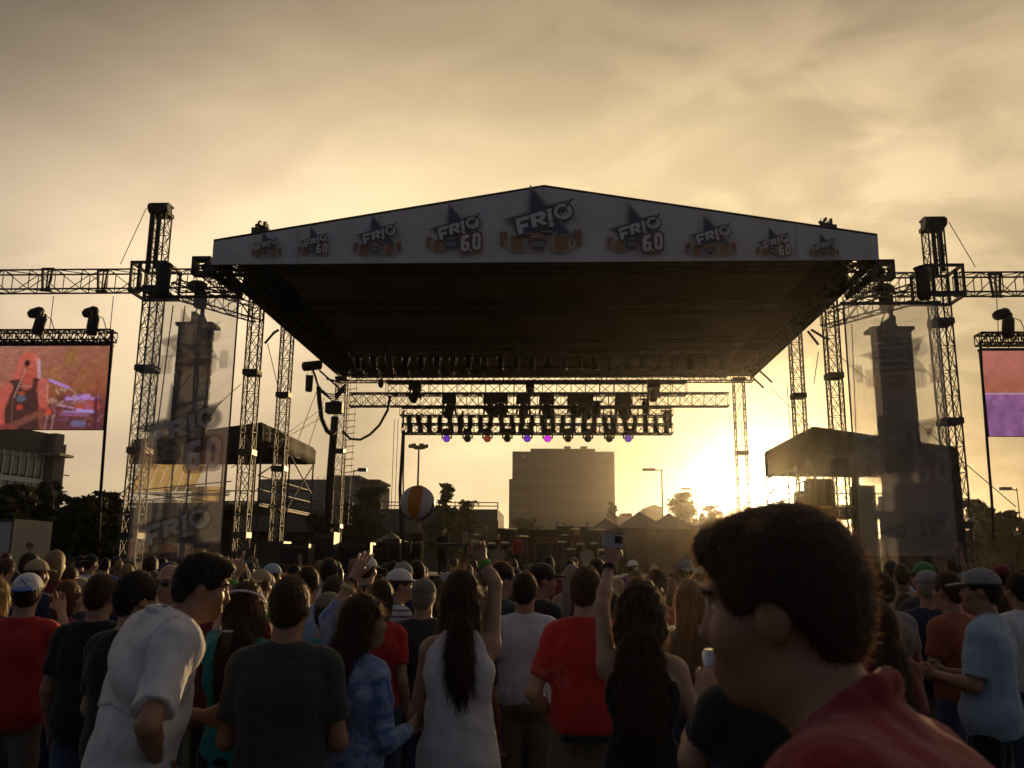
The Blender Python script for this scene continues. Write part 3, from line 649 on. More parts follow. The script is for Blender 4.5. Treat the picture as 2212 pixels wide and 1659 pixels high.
def pa_tower(px, ptop, ybeam, side, label):
    Y = 25.0; w = .45; x = P(px, 640, Y).x; zt = P(px, ptop, Y).z; zb = P(px, ybeam, Y).z
    t, x, _ = column(px, 640, Y, ptop + 8, label, w, 0, 'sound_tower', 2.6, group='tall sound towers')
    mb = MB(); mb.box((x, Y, zt + .04), (w + .02, w - .1, .16)); mb.box((x, Y, zt + .15), (w + .12, w - .06, .05)); mb.box((x, Y, zt - .12), (w - .14, w - .2, .2))
    mb.build('head_block', STEEL, t)
    for k in (-1, 1): mb = MB(); mb.lathe([(.14, -.05), (.16, 0), (.14, .05)], (x + k * (w / 2 + .03), Y - .2, zt + .0), 14, Matrix.Rotation(R(90), 3, 'Y')); mb.build('pulley', STEEL, t)
    for dx, dz in ((-.16, 0), (.12, .3)):
        mb = MB(); mb.box((x + dx * .7, Y - w / 2 - .06, (zt + zb) / 2 + .1), (.11, .05, zt - zb - .1 - dz)); mb.build('hoist_strap', BLACK, t)
    s = thing('tower_sleeve', 'box-framed truss sleeve riding on the %s sound tower' % side, 'truss sleeve', (x, Y, zb), 'tower sleeves')
    for zz in (-.45, .42):
        mb = MB()
        for yy in (-.5, .5): mb.box((x, Y + yy, zb + zz), (1.12, .07, .08))
        for xx in (-.52, .52): mb.box((x + xx, Y, zb + zz), (.07, .9, .08))
        mb.build('frame_ring', STEEL, s)
    for xx in (-.52, .52):
        for yy in (-.5, .5): mb = MB(); mb.box((x + xx, Y + yy, zb), (.07, .07, .78)); mb.build('frame_post', STEEL, s)
    mb = MB(); mb.box((x + .05, Y - .42, zb - .38), (.9, .1, .1)); mb.box((x - .3, Y - .44, zb + .05), (.09, .08, .8)); mb.box((x + .34, Y - .44, zb - .05), (.1, .08, .7)); mb.build('hoist_plate', BLACK, s)
    for k in (-1, 1): mb = MB(); mb.tube((x + k * .4, Y - .2, zt), (x + k * 1.0 if (k < 0) == (side == 'left') else x + k * .43, Y - .25, zb + .45), .012, 4); mb.build('wire_rope', CABLE, s)
    return x, zb, zt
LX, LZ, LT = pa_tower(333, 455, 607, 'left', 'tall lattice sound tower left of the stage with a capped head')
QX, QZ, QT = pa_tower(2027, 485, 615, 'right', 'tall lattice sound tower right of the stage with a capped head')
YT = 25.0
beam('truss_beam', 'long horizontal truss running left from the left sound tower out of frame', 'truss', (P(-150, 604, YT).x, YT, LZ), (LX - .55, YT, LZ), .46, .60, 4, 2, group='horizontal trusses on the sound towers')
beam('truss_beam', 'short horizontal truss between left sound tower and roof corner', 'truss', (LX + .55, YT, LZ), (P(522, 612, YT).x, YT, LZ), .46, .58, 1, 4, group='horizontal trusses on the sound towers')
beam('truss_beam', 'horizontal truss running right from the right sound tower out of frame', 'truss', (QX + .55, YT, QZ), (P(2340, 617, YT).x, YT, QZ), .46, .58, 3, 2, group='horizontal trusses on the sound towers')
beam('truss_beam', 'short horizontal truss between right sound tower and roof corner', 'truss', (P(1850, 617, YT).x, YT, QZ), (QX - .55, YT, QZ), .46, .58, 1, 4, group='horizontal trusses on the sound towers')
beam('truss_beam', 'slanting truss from the left sound tower back to the stage column', 'truss', (LX + .4, YT + .5, LZ - .1), (P(560, 668, 28.3).x, 28.3, LZ - .1), .42, .5, 2, 3, group='slanting trusses')
beam('truss_beam', 'slanting truss from the right sound tower back to the stage column', 'truss', (QX - .4, YT + .5, QZ - .1), (P(1780, 672, 28.3).x, 28.3, QZ - .1), .42, .5, 2, 3, group='slanting trusses')
# cable trays stepping down from the beam to the roof side
def cable_tray(pts, label):
    p = [P(*q) for q in pts]; t = thing('cable_tray', label, 'cable tray', p[0])
    for i in range(len(p) - 1): mb = MB(); truss_mesh(mb, p[i], p[i + 1], .35, .28, 5, .025, .014); mb.build('tray_section', STEEL, t)
    mb = MB(); mb.path([p[0] + Vector((0, 0, .05)), p[len(p) // 2] + Vector((0, 0, .12)), p[-1] + Vector((0, 0, .05))], .09, 7); mb.build('cable_bundle', CABLE, t)
    mb = MB(); s = .45
    for k in (-1, 1): mb.box(p[0] + Vector((k * s / 2, 0, .05)), (.1, .35, .55))
    for k in (-1, 1): mb.box(p[0] + Vector((0, 0, .05 + k * s / 2)), (s + .1, .35, .1))
    mb.build('end_frame', STEEL, t)
    for i in range(5):
        q = p[0].lerp(p[-1], (i + .7) / 5.5); mb = MB(); mb.box(q + Vector((0, -.1, .1)), (.16, .2, .22), Matrix.Rotation(RND.uniform(-.5, .5), 3, 'Y')); mb.build('clamp', BLACK, t)
cable_tray([(438, 580, 24.4), (480, 612, 25.2), (520, 640, 26)], 'cluttered cable tray dropping from the left truss to the roof')
cable_tray([(1908, 588, 24.4), (1868, 618, 25.2), (1830, 645, 26)], 'cluttered cable tray dropping from the right truss to the roof')
def cable_bag(px, py, Y, w, h, label, lid=True):
    c = P(px, py, Y); t = thing('cable_bag', label, 'cable bag', c, 'black cable bags on the trusses')
    mb = MB(); mb.lathe([(w * .36, -h / 2), (w * .48, -h * .4), (w * .44, 0), (w * .5, h * .3), (w * .47, h * .45), (w * .3, h / 2)], c, 12); mb.build('bag', CABLE, t, True)
    mb = MB(); rn = random.Random(int(px))
    for k in range(7): a = rn.uniform(0, 6.28); mb.ball(c + Vector((.32 * w * math.cos(a), .3 * w * math.sin(a), h * .47)), (w * .26, w * .26, w * .12), 7)
    mb.build('coiled_cable', CABLE, t, True)
cable_bag(352, 607, 24.4, .45, 1.05, 'black cable bag hanging beside the left sound tower')
cable_bag(1994, 612, 24.4, .42, .95, 'black cable bag hanging beside the right sound tower')
def truss_clamp(px, py, label):
    c = P(px, py, YT - .36); t = thing('beam_hanger', label, 'beam hanger', c, 'hangers on the outer trusses')
    for dx, tl in ((-.14, -.1), (.1, .1)): mb = MB(); mb.box(c + Vector((dx, 0, 0)), (.055, .06, .72), Matrix.Rotation(tl, 3, 'Y')); mb.build('strap', BLACK, t)
    mb = MB(); mb.box(c + Vector((0, 0, .33)), (.36, .1, .06)); mb.box(c + Vector((0, 0, -.33)), (.34, .1, .06)); mb.box(c, (.04, .03, .64)); mb.build('bracket', STEEL, t)
truss_clamp(102, 604, 'strapped hanger on the left truss, nearer the frame edge'); truss_clamp(222, 606, 'strapped hanger on the left truss, nearer the sound tower'); truss_clamp(2152, 616, 'strapped hanger on the right truss above the right screen')
# ------------------------------------------------------------------ line arrays and scrims
SPK = mat('speaker_grille', (.03, .03, .034), .6, 0, .15, 8, .3, 80)
def line_array(px, ytop, wpx, n, label, yaw, Y=26.2):
    p = P(px, ytop, Y); w = wpx * (p.y + 2) / F_PX; t = thing('line_array', label, 'line array speaker', (p.x, Y, p.z), 'line array speakers'); h = .375
    mb = MB(); mb.box((p.x, Y, p.z + .02), (w * 1.12, .7, .1)); mb.box((p.x, Y, p.z + .22), (.12, .9, .3)); mb.build('flying_frame', STEEL, t)
    z = p.z - .05; y = Y; x = p.x
    for i in range(n):
        tilt = .012 * i ** 1.25; M = Matrix.Rotation(yaw, 3, 'Z') @ Matrix.Rotation(-tilt * .35, 3, 'X'); mb = MB()
        c = Vector((x, y - .0, z - h / 2)); f = .36; hh = h / 2 - .012
        vs = [(-w / 2, -f, -hh), (w / 2, -f, -hh), (w / 2, -f, hh), (-w / 2, -f, hh), (-w / 2 * .86, f, -hh * .62), (w / 2 * .86, f, -hh * .62), (w / 2 * .86, f, hh * .62), (-w / 2 * .86, f, hh * .62)]
        mb.add([c + M @ Vector(v) for v in vs], [(0, 1, 2, 3), (5, 4, 7, 6), (1, 5, 6, 2), (4, 0, 3, 7), (3, 2, 6, 7), (4, 5, 1, 0)])
        mb.build('speaker_cabinet', SPK, t)
        z -= h
    mb = MB(); c = P(px, ytop - 45, Y); mb.lathe([(.14, -.3), (.2, -.25), (.2, .2), (.12, .3)], (p.x, Y, p.z + .9), 12); mb.ball((p.x - .1, Y - .1, p.z + 1.3), (.35, .25, .18), 9); mb.box((p.x + .1, Y, p.z + .55), (.1, .1, .5)); mb.build('chain_hoist', BLACK, t)
    for k in (-1, 1): mb = MB(); mb.tube((p.x + k * .3, Y, p.z + .05), (p.x, Y, p.z + .75), .02, 5); mb.build('chain', STEEL, t)
line_array(428, 706, 70, 9, 'tall dark line array hanging behind the left scrim banner', .22)
line_array(1920, 716, 76, 11, 'tall dark line array hanging behind the right scrim banner', -.22)
SCRIM = scrim_mat('scrim_mesh', (.50, .50, .54), .56, .25)
def scrim(tl, tr, ybot, label, emb, side):
    Y = 24.55; a = P(*tl, Y); b = P(*tr, Y); zb = P(tl[0], ybot, Y).z; zt = (a.z + b.z) / 2
    t = thing('scrim_banner', label, 'banner', ((a.x + b.x) / 2, Y, zt), 'tall printed scrim banners')
    rows = []; nx, nz = 16, 40
    for j in range(nz + 1):
        z = zt + (zb - zt) * j / nz; rows.append([(a.x + (b.x - a.x) * i / nx + .015 * math.sin(j * .5), Y + .025 * math.sin(i * .9 + j * .35) * math.sin(math.pi * j / nz), z) for i in range(nx + 1)])
    cl = loft('mesh_cloth', rows, SCRIM, t, closed=False)
    for x in (a.x, b.x): mb = MB(); mb.tube((x, Y, zt), (x, Y, zb), .025, 5); mb.build('hem', STEEL, t)
    mb = MB(); mb.tube((a.x - .1, Y, zt), (b.x + .1, Y, zt), .05, 6); mb.build('top_bar', STEEL, t)
    for k, x, y, w in emb: put_emblem(EMBS[k], x, y, w, Y, cl, off=.06)
scrim((325, 642), (516, 640), 1230, 'tall see-through printed scrim banner hanging in front of the left speakers', [(3, 413, 740, 175), (2, 393, 925, 225), (1, 380, 1139, 204)], 0)
scrim((1822, 655), (2024, 655), 1200, 'tall see-through printed scrim banner hanging in front of the right speakers', [(3, 1930, 770, 175), (4, 1945, 955, 225), (3, 1975, 1150, 195)], 1)
# ------------------------------------------------------------------ video walls
def paint_left(w, h):
    im = np.zeros((h, w, 3)); yy, xx = np.mgrid[0:h, 0:w].astype(float); u = xx / w * 1.34 - .34; v = yy / h   # u 0..1 = part in frame
    rg = np.random.default_rng(3)
    def nz(sc): g = rg.random((int(sc) + 3, int(sc * 1.8) + 3)); Y = np.clip(v, 0, .999) * sc; X = (u + .34) / 1.34 * sc * 1.8; i = Y.astype(int); j = X.astype(int); a = Y - i; b = X - j; a = a * a * (3 - 2 * a); b = b * b * (3 - 2 * b); return g[i, j] * (1 - a) * (1 - b) + g[i + 1, j] * a * (1 - b) + g[i, j + 1] * (1 - a) * b + g[i + 1, j + 1] * a * b
    n1 = nz(6) * .6 + nz(16) * .4
    def mixin(k, col): im[:] = im * (1 - k[..., None]) + k[..., None] * np.array(col)
    im[:] = (.30, .085, .045); mixin(np.clip(1.0 - v * 1.1 - u * .5, 0, 1) * .9, (.42, .175, .12)); ol = np.clip((n1 - .42) * 4, 0, 1) * np.clip((u - .30) * 4, 0, 1) * np.clip(1.15 - v * 1.5, 0, 1); mixin(ol * .75, (.27, .13, .03))
    n2 = nz(22); mixin(np.clip((v - .52) * 7, 0, 1) * np.clip((u - .38) * 6, 0, 1) * .8, (.12, .03, .03)); im *= (.72 + .5 * n2 * n1 + .12 * nz(44))[..., None]
    def el(cx, cy, rx, ry, c, a=1.0, soft=5.0):
        k = np.clip((1 - ((u - cx) / rx) ** 2 - ((v - cy) / ry) ** 2) * soft, 0, 1) * a; mixin(k, c)
    def seg(x0, y0, x1, y1, w_, c, a=1.0, e=.006):
        d = np.array([x1 - x0, (y1 - y0) * .75]); L2 = (d ** 2).sum(); tt = np.clip(((u - x0) * d[0] + (v - y0) * .75 * d[1]) / L2, 0, 1); ds = np.hypot(u - x0 - tt * d[0], (v - y0) * .75 - tt * d[1]); mixin(np.clip((w_ - ds) / e + .5, 0, 1) * a, c)
    LI = (.42, .22, .55); DK = (.06, .02, .03)
    seg(.49, .41, .66, .50, .013, LI, .9); seg(.66, .50, .74, .58, .005, (.4, .25, .2), .8); seg(.66, .63, .84, .60, .020, LI, .85); seg(.70, .68, .92, .62, .014, LI, .8); seg(.60, .70, .86, .67, .022, (.22, .08, .06), .9); seg(.60, .71, .83, .77, .007, (.5, .25, .38)); seg(.78, .74, .9, .72, .05, (.42, .07, .05), .8, .02)
    for k in range(70): x, y = .48 + .46 * rg.random(), .60 + .38 * rg.random(); seg(x, y, x + rg.normal() * .03, y + rg.normal() * .03, .0025 + .004 * rg.random(), [(.07, .02, .03), (.30, .13, .22), (.45, .30, .22), (.16, .05, .07)][rg.integers(4)], .7)
    for x, y in ((.56, .535), (.60, .52), (.575, .565), (.63, .53)): el(x, y, .012, .018, (.48, .30, .16), .9)
    el(.53, .66, .05, .035, (.38, .20, .13), .8); seg(.62, .82, .85, .825, .012, (.26, .09, .16)); seg(.64, .785, .92, .79, .009, (.30, .2, .42), .8); seg(.76, .77, .90, .785, .014, (.36, .28, .6), .8); seg(.74, .925, .82, .93, .026, (.24, .24, .48), .8, .02); seg(.5, .9, .95, .97, .05, DK, .5, .05); seg(.91, .62, .93, .98, .016, (.08, .02, .03), .9)
    for x in (.50, .56): seg(x, .82, x - .01, .99, .004, (.4, .24, .24), .8)
    el(-.22, .75, .2, .32, (.36, .26, .52)); el(-.02, .78, .06, .26, (.20, .10, .27), .9)
    HR = (.47, .085, .058); el(.285, .33, .118, .27, HR, 1, 4); el(.235, .44, .10, .17, HR, 1, 4); el(.34, .40, .07, .16, HR, 1, 4); el(.285, .19, .098, .135, (.50, .10, .068), 1, 4); seg(.372, .17, .395, .40, .014, (.50, .34, .40), .75, .02); seg(.33, .10, .375, .2, .006, (.6, .3, .22), .5, .015); seg(.17, .42, .2, .25, .012, (.46, .17, .11), .5, .03)
    el(.27, .74, .165, .32, (.065, .024, .02), 1, 4); el(.265, 1.0, .19, .35, (.06, .022, .018), 1, 4); seg(.17, .47, .37, .45, .05, (.07, .025, .02))
    AR = (.44, .095, .065); seg(.125, .50, .075, .74, .046, AR, 1, .02); seg(.075, .74, .10, .98, .038, (.46, .085, .055), 1, .02); seg(.43, .45, .455, .66, .046, (.45, .105, .075), 1, .015); seg(.455, .66, .46, .74, .036, (.45, .095, .06), 1, .02); seg(.47, .45, .485, .66, .004, (.6, .35, .3), .6); seg(.45, .775, .51, .79, .026, (.55, .06, .035), 1, .02); seg(.10, .98, .17, 1.0, .035, AR)
    el(.285, .33, .06, .15, (.42, .085, .05), 1, 3); el(.285, .23, .062, .10, (.46, .11, .07), 1, 3); seg(.29, .40, .29, .46, .05, (.40, .08, .05), .9, .02); el(.285, .275, .055, .02, (.33, .06, .035), .6, 2)
    seg(.235, .485, .335, .485, .005, (.38, .2, .16), .8, .01); el(.255, .63, .045, .045, (.10, .105, .14), .9); el(.25, .565, .035, .025, (.40, .07, .03), .8); el(.25, .735, .03, .035, (.45, .045, .025), .9)
    el(.272, .205, .028, .045, (.05, .018, .016), 1, 3); seg(.262, .25, .185, .64, .006, (.15, .06, .05), .9); 
    for k in range(9): f = k / 9; seg(.262 - .075 * f, .27 + .36 * f, .259 - .075 * f, .29 + .36 * f, .004, (.62, .42, .36), .7)
    seg(.18, .64, .2, .98, .005, (.22, .10, .06), .6); seg(.18, .97, .46, .78, .030, (.16, .045, .03), .9, .02); el(.16, 1.0, .10, .08, (.20, .04, .03), .9)
    for k in range(16): f = k / 16; seg(.2 + .25 * f, .935 - .16 * f, .215 + .25 * f, .985 - .16 * f, .0018, (.36, .15, .10), .7)
    for _ in range(2): pad = np.pad(im, ((1, 1), (1, 1), (0, 0)), 'edge'); im = (pad[:-2, 1:-1] + pad[2:, 1:-1] + pad[1:-1, :-2] + pad[1:-1, 2:] + 2 * pad[1:-1, 1:-1]) / 6
    im = im * (.86 + .28 * nz(40) * nz(90) * 2)[..., None]
    return np.clip(im * (1 - .10 * (yy.astype(int) % 3 == 0))[..., None], 0, 1)
def paint_right(w, h):
    im = np.zeros((h, w, 3)); yy, xx = np.mgrid[0:h, 0:w].astype(float); u = xx / w; v = yy / h; rg = np.random.default_rng(5); g = rg.random((40, 40)); n = g[(v * 14).astype(int), (u * 24).astype(int)]
    top = np.array([.46, .15, .12]); bot = np.array([.36, .11, .06]); k = np.clip(v * 1.9, 0, 1)[..., None]; im[:] = top * (1 - k) + bot * k
    lo = v > .50; st = .5 + .5 * np.sin(u * 46 + v * 7 + np.sin(v * 9) * 2); pur = np.array([.25, .10, .24])[None, None] * (.75 + .5 * (st * .5 + n * .5))[..., None]; im = np.where(lo[..., None], pur, im); im[(v > .49) & (v < .515)] = (.42, .24, .34)
    return np.clip(im * (.9 + .2 * n)[..., None] * (1 - .12 * (yy.astype(int) % 3 == 0))[..., None], 0, 1)
def video_wall(x0, x1, yt, yb, painter, label, label2, feet, ytr):
    Y = YT + .1; a = P(x0, yt, Y); b = P(x1, yt, Y); zt = (a.z + b.z) / 2; zb = P((x0 + x1) / 2, yb, Y).z; cx = (a.x + b.x) / 2
    if (x0 + x1) / 2 < 1000: zt, zb = b.z, P(x1 - 10, yb, Y).z
    else: zt, zb = a.z, P(x0 + 10, yb, Y).z
    t = thing('video_wall', label, 'video screen', (cx, Y, zb), 'hanging video screens')
    mb = MB(); mb.box((cx, Y + .09, (zt + zb) / 2), (b.x - a.x, .14, zt - zb)); mb.box((cx, Y + .06, zt + .04), (b.x - a.x + .04, .2, .07)); mb.build('housing', BLACK, t)
    w, h = 240, 135; im = painter(w, h)
    rows = [(a.x + (b.x - a.x) * i / w, Y, zt - (zt - zb) * j / h) for j in range(h + 1) for i in range(w + 1)]
    fs = [(j * (w + 1) + i, (j + 1) * (w + 1) + i, (j + 1) * (w + 1) + i + 1, j * (w + 1) + i + 1) for j in range(h) for i in range(w)]
    mb = MB(); mb.add(rows, fs); m = bpy.data.materials.new('led_picture'); m.use_nodes = True; N = m.node_tree.nodes; L = m.node_tree.links
    at = N.new('ShaderNodeAttribute'); at.attribute_name = 'led'; b_ = N['Principled BSDF']; b_.inputs['Base Color'].default_value = (.02, .02, .02, 1); L.new(at.outputs['Color'], b_.inputs['Emission Color']); b_.inputs['Emission Strength'].default_value = .95; b_.inputs['Roughness'].default_value = .6
    o = mb.build('screen_picture', m, t); ca = o.data.color_attributes.new('led', 'FLOAT_COLOR', 'CORNER'); col = np.ones((w * h, 4, 4), dtype=np.float32); col[:, :, :3] = im.reshape(-1, 1, 3); ca.data.foreach_set('color', col.ravel())
    # hanging truss above it
    z2 = P(x1 if cx < 0 else x0, ytr, Y).z
    q = beam('screen_truss', label2, 'truss', (a.x - .05, Y, z2), (b.x + .05, Y, z2), .42, .3, 3, 9, BLACK, .028, .016, 'trusses carrying the screens')
    n = int((b.x - a.x) / .56)
    for k in range(n + 1):
        x = a.x + .2 + (b.x - a.x - .4) * k / n; mb = MB(); zb2 = z2 - .16; dz = zb2 - zt - .06
        for d in (-.17, 0, .17): mb.tube((x + d, Y, zb2), (x, Y, zt + .14), .018, 5)
        mb.ball((x, Y, zt + .12), .035, 6); mb.build('hanger', BLACK, q)
    return Y, z2
Yv, Zv = video_wall(-85, 240, 747, 928, paint_left, 'left video screen showing a long-haired singer with guitar in red light', 'black truss the left video screen hangs from', None, 726)
Yv2, Zv2 = video_wall(2119, 2420, 758, 942, paint_right, 'right video screen showing red above purple, cut by the frame edge', 'black truss the right video screen hangs from', None, 733)
def wash_light(px, py, Y, z, lean, label):
    p = P(px, py, Y); t = thing('wash_light', label, 'stage light', (p.x, Y - .25, z + .15), 'lights on the screen trusses')
    c = Vector((p.x, Y - .25, z)); M = Matrix.Rotation(lean, 3, 'Y')
    mb = MB(); mb.lathe([(.14, -.02), (.17, .05), (.16, .5), (.12, .56)], c, 12, M); mb.build('body', BLACK, t, True)
    h = c + M @ Vector((0, 0, .62)); mb = MB(); mb.lathe([(.10, -.22), (.15, -.12), (.15, .14), (.1, .22)], h + Vector((-.12 if lean < .1 else -.2, -.02, .05)), 12, Matrix.Rotation(1.25, 3, 'Y')); mb.build('lamp_head', BLACK, t, True)
    mb = MB()
    for k in (-1, 1): mb.box(h + Vector((0, k * .14, -.1)), (.07, .04, .3))
    mb.box(h + Vector((0, 0, -.24)), (.07, .32, .04)); mb.build('yoke', STEEL, t)
    mb = MB(); mb.path([h, h + Vector((.3, -.05, -.15)), h + Vector((.45, 0, -.6))], .014, 5); mb.build('power_cord', CABLE, t)
wash_light(90, 725, Yv, Zv, .18, 'moving light on the left screen truss, nearer the frame edge'); wash_light(207, 725, Yv, Zv, .05, 'moving light on the left screen truss, nearer its right end'); wash_light(2168, 735, Yv2, Zv2, .12, 'moving light on the right screen truss with a looping cord')
def wire(name, label, pts, r=.012, cat='cable', n=5, material=None):
    mb = MB(); pp = [P(*q) for q in pts]; mb.path(pp, r, n); o = mb.build(name, material or CABLE, None, True, at=pp[0]); return tag(o, label, cat)
wire('screen_cable', 'thick black cable hanging down the right edge of the left screen', [(243, 712, 24.9), (240, 760, 24.9), (229, 900, 24.9), (217, 1070, 24.9), (211, 1205, 24.9)], .045)
wire('screen_cable', 'black cable hanging down the left edge of the right screen', [(2118, 735, 24.9), (2121, 800, 24.9), (2133, 960, 24.9), (2143, 1085, 24.9), (2147, 1170, 24.9)], .04)
wire('hanging_wire', 'thin wire holding the left light truss, nearer the frame edge', [(116, 640, 25), (107, 712, 25)], .012); wire('hanging_wire', 'thin wire holding the left light truss, nearer the sound tower', [(245, 640, 25), (238, 712, 25)], .012); wire('hanging_wire', 'thin wire above the right video screen', [(2153, 645, 25), (2157, 725, 25)], .012)
for i, (a, b) in enumerate([((560, 980, 29), (700, 880, 37)), ((500, 1010, 27), (690, 905, 37)), ((262, 1065, 25), (520, 830, 27)), ((578, 742, 30), (606, 860, 31)), ((690, 830, 37), (640, 960, 38)), ((700, 860, 38), (655, 1000, 39))]):
    wire('guy_wire', ['thin guy wire rising to the rear left roof corner, upper', 'thin guy wire rising to the rear left roof corner, lower', 'long thin guy wire crossing behind the left scrim banner', 'short thin guy wire between the two left columns', 'thin slack line right of the middle left column', 'thin slack line reaching the scaffold tent roof'][i], [a, b], .014)
for i, (a, b) in enumerate([((1785, 745, 30), (2195, 1095, 24)), ((1665, 838, 38), (1760, 930, 31)), ((1700, 830, 33), (1712, 1010, 33)), ((1840, 700, 25.5), (1850, 960, 25.5)), ((2004, 690, 25.2), (2030, 960, 25.2)), ((1758, 830, 30), (1768, 760, 30))]):
    wire('guy_wire', ['long thin guy wire slanting down past the right sound tower', 'thin guy wire at the rear right roof corner', 'thin hanging line left of the middle right column', 'thin line down the left edge of the right scrim', 'thin line down the right side of the right speakers', 'short thin line between the two right columns'][i], [a, b], .014)
for i, x in enumerate((352, 378)): wire('hanging_wire', ['thin vertical line behind the left scrim, farther left', 'thin vertical line behind the left scrim, beside the speakers'][i], [(x + 22, 660, 25.2), (x - 12, 925, 25.2)], .018)
# ------------------------------------------------------------------ lighting rig over the stage
RIG = 'lighting trusses over the stage'
def hbeam(label, x0, x1, yt, yb, Y, nsec, bays, xb=False, w=.45):
    a = P(x0, (yt + yb) / 2, Y); b = P(x1, (yt + yb) / 2, Y); h = P(x0, yt, Y).z - P(x0, yb, Y).z; z = (P((x0 + x1) / 2, (yt + yb) / 2, Y).z)
    return beam('lighting_truss', label, 'truss', (a.x, Y, z), (b.x, Y, z), w, h, nsec, bays, STEEL, .03, .017, RIG, xb), z, h, a.x, b.x
hbeam('upper lighting truss just below the roof edge', 836, 1482, 827, 853, 34.0, 7, 3)
hbeam('longest and thinnest lighting truss, reaching farthest right', 756, 1573, 850, 878, 37.5, 8, 4, True, .35)
T3, Z3, H3, XA, XB = hbeam('wide lighting truss carrying the upper row of lamps', 866, 1452, 880, 899, 32.5, 6, 4)
T4, Z4, H4, XA, XB = hbeam('lowest lighting truss with the round moving lights below it', 870, 1452, 917, 937, 32.5, 6, 5)
hbeam('dark lighting truss deep under the roof', 756, 1572, 731, 770, 32.8, 5, 5)
hbeam('dark lower lighting truss deep under the roof', 756, 1572, 800, 812, 33.6, 5, 5)
for x in (872, 1000, 1180, 1320, 1448):
    p = P(x, 890, 32.3); mb = MB(); mb.box((p.x, 32.3, (Z3 + Z4) / 2), (.08, .08, Z3 - Z4)); mb.build('drop_bar', STEEL, T4)
for px0 in (840, 1100, 1300, 1470): wire('chain', 'lifting chain from roof to upper lighting truss, %s' % {840: 'at its left end', 1100: 'above the moving lights', 1300: 'right of the middle', 1470: 'at its right end'}[px0], [(px0, 800, 34), (px0, 830, 34)], .02)
LENS = {k: mat('lens_' + k, c, .25, 0, .05, 5, emit=e) for k, c, e in (('purple', (.2, .05, .5), ((.22, .05, .65), .6)), ('magenta', (.5, .02, .5), ((.70, .03, .75), .9)), ('violet', (.2, .1, .4), ((.16, .06, .38), .8)), ('red', (.3, .05, .04), ((.30, .05, .03), .55)), ('dark', (.06, .055, .05), None), ('grey', (.16, .15, .13), None))}
# par cans
def par_proto():
    t = thing('par_can', 'small black par lamp', 'stage light', (0, 0, 0), 'par lamps on the lighting trusses')
    mb = MB(); mb.lathe([(.06, .30), (.10, .26), (.125, .1), (.13, -.12), (.15, -.22), (.145, -.27)], (0, 0, 0), 12); mb.build('can', BLACK, t, True)
    mb = MB(); mb.lathe([(.12, -.255), (.11, -.24)], (0, 0, 0), 12); mb.build('lens', LENS['grey'], t)
    mb = MB()
    for k in (-1, 1): mb.box((k * .155, 0, .18), (.02, .05, .36))
    mb.box((0, 0, .37), (.33, .05, .022)); mb.build('yoke', STEEL, t); return t
par = par_proto(); first = [True]
def put_par(loc, rot, label, s=1.0):
    if first[0]: o = par; first[0] = False; o.location = loc; o.rotation_euler = rot; o['label'] = label; o.scale = (s,) * 3; return o
    return dup(par, loc, rot=rot, label=label, scale=s)
MOV = ((965, 'leftmost purple'), (1010, 'first unlit'), (1053, 'dull red'), (1096, 'second unlit'), (1139, 'deep purple'), (1183, 'magenta'), (1227, 'first grey'), (1270, 'middle grey'), (1316, 'last grey'), (1357, 'pale violet'))
def par_label(x, row):
    if x < 940: return '%s par lamp, %s from the left end' % (row, ('first', 'second', 'third')[min(2, int((x - 875) / 22))])
    if x > 1382: return '%s par lamp, %s from the right end' % (row, ('third', 'second', 'first')[min(2, int((x - 1383) / 22))])
    m_, n_ = min(MOV, key=lambda q: abs(q[0] - x)); dx = x - m_
    return '%s par lamp %s the %s moving light' % (row, 'just left above' if dx < -7 else ('just right above' if dx > 7 else 'straight above'), n_)
xs3 = [884, 905, 928, 950, 972, 994, 1016, 1038, 1060, 1083, 1106, 1128, 1150, 1172, 1194, 1216, 1238, 1262, 1284, 1306, 1328, 1350, 1372, 1394, 1416, 1438]
for i, x in enumerate(xs3):
    p = P(x, 904, 32.2); put_par((p.x, 32.2, Z3 - .38), (RND.uniform(-.12, .12), RND.uniform(-.06, .06), RND.uniform(-.3, .3)), par_label(x, 'upper-row'), .74)
    p = P(x + RND.uniform(-3, 3), 926, 32.0); put_par((p.x, 32.0, Z4 - .02), (RND.uniform(-.3, .3), RND.uniform(-.10, .10), RND.uniform(-.4, .4)), par_label(x, 'lower-row'), .74)
for i in range(24):
    p = P(775 + i * 34, 786, 32.8); put_par((p.x, 32.6, p.z), (RND.uniform(-.5, .5), RND.uniform(-.1, .1), 0), 'dim par lamp in the row deep under the stage roof', .95)
# moving heads in a row under the lowest truss
def mover(px, py, lens, label):
    py += 4
    p = P(px, py, 31.9); t = thing('moving_head', label, 'stage light', (p.x, 31.9, p.z), 'round moving lights under the lowest truss')
    mb = MB(); mb.box((p.x, 31.9, p.z + .27), (.30, .26, .12)); mb.build('base', BLACK, t)
    mb = MB()
    for k in (-1, 1): mb.path([(p.x + k * .10, 31.9, p.z + .21), (p.x + k * .17, 31.9, p.z + .12), (p.x + k * .165, 31.9, p.z - .03)], .03, 6)
    mb.tube((p.x - .17, 31.9, p.z + .15), (p.x + .17, 31.9, p.z + .15), .03, 6); mb.build('yoke', BLACK, t)
    M = Matrix.Rotation(R(100), 3, 'X'); mb = MB(); mb.lathe([(.07, -.16), (.13, -.10), (.14, .02), (.13, .10)], (p.x, 31.9, p.z - .02), 14, M); mb.build('lamp_head', BLACK, t, True)
    mb = MB(); mb.lathe([(.118, .10), (.10, .125), (.05, .135)], (p.x, 31.9, p.z - .02), 16, M); mb.build('lens', LENS[lens], t)
